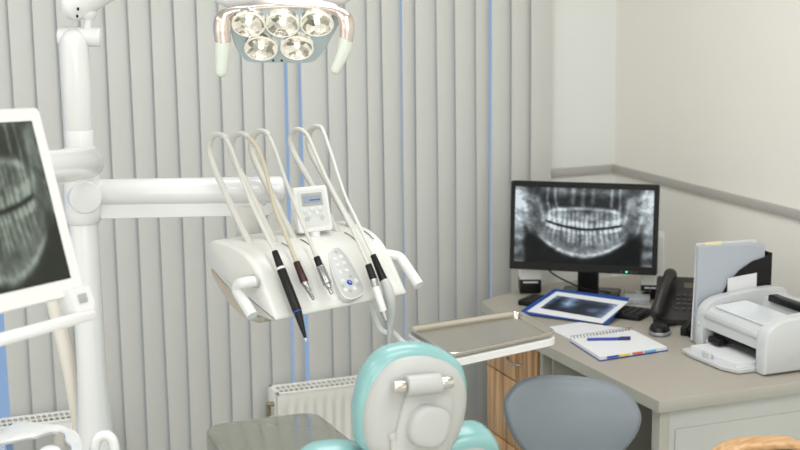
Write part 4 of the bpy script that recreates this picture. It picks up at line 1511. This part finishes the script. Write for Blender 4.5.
# side cheeks (thick rounded ends) and the body between them; profile x to the back, z up
chk = [(0.0, .004), (-.004, .05), (.000, .104), (.012, .126), (.034, .140), (.075, .149), (.20, .158), (.255, .157), (.275, .146), (PDX, .12), (PDX, .004)]
cs = smooth_outline(chk[1:-1], 4)
chko = [(0, .004)] + [(p.x, p.y) for p in catmull([Vector((x, y, 0)) for x, y in chk[1:-1]], 4)] + [(PDX, .004)]
Yd = YA
for y0, y1, first in ((0, .040, True), (PWD - .040, PWD, False)):
    lay = [(y0, .007), (y0 + .003, .002), (y0 + .008, 0), (y1 - .001, 0), (y1, .001)] if first else [(y0, .001), (y0 + .001, 0), (y1 - .008, 0), (y1 - .003, .002), (y1, .007)]
    obj('side_cover', padded(chko, lay, O_, XA, UZ, YA), PRINTER, t)
mid = [(.004, .064), (.002, .090), (.010, .110), (.030, .122), (.060, .126), (.10, .112), (.19, .092), (.20, .135), (.25, .146), (.275, .136), (PDX - .004, .10), (PDX - .004, .064)]
obj('body', padded(mid, [(.0395, 0), (PWD - .0395, 0)], O_, XA, UZ, YA), PRINTER, t)
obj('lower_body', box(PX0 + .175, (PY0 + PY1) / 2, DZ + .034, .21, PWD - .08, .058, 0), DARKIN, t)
obj('exit_slot', box(PX0 + .202, (PY0 + PY1) / 2, DZ + .140, .030, PWD - .15, .020, .004), BLACK, t)
obj('output_flap', padded(rrect(.105, PWD - .10, .008, 4, cx=.080, cy=PWD / 2), [(0, .001), (.001, 0), (.0035, 0), (.0045, .001)], O_ + UZ * .1215, (XA * .99 + UZ * .06).normalized(), YA, (UZ * .99 - XA * .06).normalized()), mat('translucent white plastic', (226, 230, 232), .15), t)
obj('front_lip', box(PX0 + .003, (PY0 + PY1) / 2, DZ + .103, .012, PWD - .08, .018, .005), PRINTER, t)
obj('paper_roller', rod((PX0 + .03, PY0 + .06, DZ + .045), (PX0 + .03, PY1 - .06, DZ + .045), .011), BLACK, t)
obj('pickup_guide', box(PX0 + .010, PY1 - .095, DZ + .040, .03, .05, .018, .003), BLACKM, t)
b = lathe([(-.002, .006), (.002, .006), (.003, .005)], (PX0 - .003, PY1 - .018, DZ + .072), (-1, 0, 0), 20)
obj('button', b, mat('pale grey button', (206, 208, 208), .4), t)
# feed tray
ty0, ty1 = PY0 + .045, PY1 - .045
txo = atz(684, 354, DZ).x
tr = [(txo + .02, ty0 + .0), (PX0 + .07, ty0), (PX0 + .07, ty1), (txo + .0, ty1), (txo - .008, ty1 - .05), (txo - .002, ty0 + .05)]
obj('feed_tray', padded(tr, [(.001, .006), (.004, .001), (.012, 0), (.014, .002)], Vector((0, 0, DZ)), XA, YA, UZ), PRINTER, t)
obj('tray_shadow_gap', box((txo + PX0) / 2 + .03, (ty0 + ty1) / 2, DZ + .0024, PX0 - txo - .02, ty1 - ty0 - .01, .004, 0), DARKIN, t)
obj('paper_stop', box(txo + .008, (ty0 + ty1) / 2 + .01, DZ + .022, .010, .035, .020, .003), PRINTER, t)
obj('paper_guide', box((txo + PX0) / 2 + .06, ty1 - .012, DZ + .024, .05, .005, .022, .002), PRINTER, t)
ps = obj('paper_stack', padded([(txo + .02, ty0 + .012), (PX0 + .062, ty0 + .012), (PX0 + .062, ty1 - .020), (txo + .016, ty1 - .020)], [(.0142, 0), (.0255, 0)], Vector((0, 0, DZ)), XA, YA, UZ), PAPER)
tag(ps, 'white paper stack lying in the feed tray of the white printer', 'paper')

# ------------------------------------------------------------------ stool
SO = atd(568.5, 412, 3.16)
sn = (-CF * .97 + CR * .10 + UZ * .20).normalized()
su = UZ.cross(sn).normalized()
sv = sn.cross(su)
def tq(px, py):
    P = onp(SO, sn, px, py)
    return ((P - SO).dot(su), (P - SO).dot(sv))
so_px = [(501.5, 402), (505, 394), (512, 385.5), (522, 379.3), (536, 376), (556, 375.3), (580, 376.5), (602, 379.8), (618, 386), (630, 397), (636.5, 410), (637, 421), (632, 435), (622, 449), (609, 462), (590, 473), (566, 476), (545, 470), (527, 455), (513, 438), (504.5, 420)]
so = smooth_outline([tq(*q) for q in so_px], 3)
t = thing('swivel_stool', 'dark grey vinyl swivel stool with padded back, in front of the desk', 'stool', (SO.x + .05, SO.y - .02, 0))
bb = padded(so, [(-.040, ('s', .6)), (-.038, ('s', .85)), (-.030, .008), (-.018, .001), (-.008, 0), (.004, .001), (.011, .005), (.0135, .011), (.0140, .014), (.0160, .018), (.020, ('s', .74)), (.024, ('s', .58)), (.028, ('s', .4)), (.030, ('s', .2)), (.0305, ('s', .06))], SO, su, sv, sn)
for v in bb.verts:
    u = (v.co - SO).dot(su)
    v.co += sn * (u * u * 1.3)
obj('backrest', bb, VINYL, t, angle=60)
sx, sy = SO.x + .06 , SO.y + .0
b2 = SO - sn * .035
obj('back_bar', tube([b2 - sv * .05, b2 - sv * .16 - sn * .02, Vector((SO.x, SO.y, .50)) - sn * .05, Vector((SO.x, SO.y, .44)) + CF * .10], .013, 12, 6), CHROME, t)
sc3 = Vector((SO.x, SO.y, 0)) + CF * .17
obj('seat', padded(sellipse(.19, .19, .9, 40), [(.42, .02), (.43, .004), (.45, 0), (.475, .003), (.488, .012), (.492, .03)], sc3, CR, CF, UZ), VINYL, t)
obj('gas_column', rod(sc3 + UZ * .08, sc3 + UZ * .42, .025), CHROME, t)
for i in range(5):
    a = 2 * PI * i / 5 + .3
    dd = Vector((math.cos(a), math.sin(a), 0))
    k = obj('base_leg', tube([sc3 + UZ * .10, sc3 + dd * .13 + UZ * .095, sc3 + dd * .25 + UZ * .07], [.022, .018, .012], 12, 3), CHROME, t)
    w = sc3 + dd * .25 + UZ * .028
    q = dd.cross(UZ)
    obj('castor', rod(w - q * .018, w + q * .018, .028, round_=.006), BLACK, k)

# ------------------------------------------------------------------ armchair
AC = atd(770, 440, 2.95)
xa = (XA * .985 + YA * .03).normalized()
arm_c = [(712, 462), (722, 450), (733, 444), (747, 440.8), (768, 439), (786, 438.6), (795, 440.0)]
pts = [onp(AC, -CF, *q) for q in arm_c]
t = thing('visitor_armchair', 'armchair with a curved beech armrest on a metal frame, before the desk end', 'armchair', (AC.x + .1, AC.y - .25, 0))
rr = [.012, .0125, .013, .013, .013, .0125, .008]
b = tube([p - UZ * .010 for p in pts], rr, 16, 6, flat=1.0, ref=UZ)
for v in b.verts:
    pass
back = Vector((.03, -.04, 0)).normalized()
ARMW = .05
bo_ = []
ctr = [p - UZ * .008 for p in catmull(pts, 5)]
rings = []
for i, p in enumerate(ctr):
    tdir = (ctr[min(i + 1, len(ctr) - 1)] - ctr[max(i - 1, 0)]).normalized()
    side_ = Vector((0, -1, 0))
    up_ = tdir.cross(side_)
    if up_.z < 0:
        up_ = -up_
    s = .72 if i in (0, len(ctr) - 1) else 1
    rings.append([p + side_ * (x * s) + up_ * (y * s) for x, y in rrect(.052, .022, .008, 3)])
obj('armrest', loft(rings), WOODA, t)
fr = [onp(AC, -CF, *q) for q in ((745, 455), (768, 450.5), (800, 446), (815, 450))]
fr = [Vector((fr[0].x - .02, fr[0].y, .02))] + [Vector((fr[0].x - .005, fr[0].y, fr[0].z - .10))] + fr + [Vector((fr[-1].x + .03, fr[-1].y, fr[-1].z - .10)), Vector((fr[-1].x + .06, fr[-1].y, .02))]
GF = mat('dark green metal tube', (74, 82, 66), .3, metal=.6)
obj('frame', tube(fr, .008, 12, 6), GF, t)
fr2 = [p + Vector((0, -.46, 0)) for p in fr]
obj('frame', tube(fr2, .008, 12, 6), GF, t)
obj('armrest', loft([[p + Vector((0, -.46, 0)) for p in r] for r in rings]), WOODA, t)
obj('seat', padded(rrect(.44, .44, .05, 5), [(-.05, .01), (-.04, 0), (-.01, 0), (0, .012)], Vector((AC.x + .06, AC.y - .23, .45)), XA, YA, UZ), BLACKM, t)

# ------------------------------------------------------------------ light
w = bpy.data.worlds.new('sky')
sc.world = w
w.use_nodes = True
bg = w.node_tree.nodes['Background']
bg.inputs['Color'].default_value = (0.33, 0.47, 0.70, 1)
bg.inputs['Strength'].default_value = 1.3


def area(name, loc, size, power, col=(1, 1, 1), rot=(0, 0, 0), sy=None):
    d = bpy.data.lights.new(name, 'AREA')
    d.energy = power
    d.color = col
    d.shape = 'RECTANGLE'
    d.size = size
    d.size_y = sy or size
    o = bpy.data.objects.new(name, d)
    C.objects.link(o)
    o.location = loc
    o.rotation_euler = rot
    return o


for i, (x, y, p) in enumerate(((-1.6, -1.4, 26), (0.9, -1.4, 26), (-1.4, 0.9, 30), (1.1, 0.9, 30), (-1.4, 3.0, 22), (1.25, 3.0, 24))):
    area('ceiling_light', (x, y, CEIL - .03), 1.2, p, (.96, .982, 1), sy=1.0)
area('wall_fill', (XL + .02, 1.3, 1.5), 3.2, 20, (.95, .975, 1), rot=(R(90), 0, R(-90)), sy=1.8)  # unseen fill lamp added at the left wall to brighten the right wall
area('wall_fill', (-0.2, YF + .02, 1.55), 3.6, 80, (.93, .965, 1), rot=(R(90), 0, 0), sy=1.8)  # large fill added behind the camera; this wall has no window

vs = sc.view_settings
vs.view_transform = 'Standard'
vs.look = 'None'
vs.gamma = 1
vs.use_curve_mapping = False
vs.exposure = -0.36
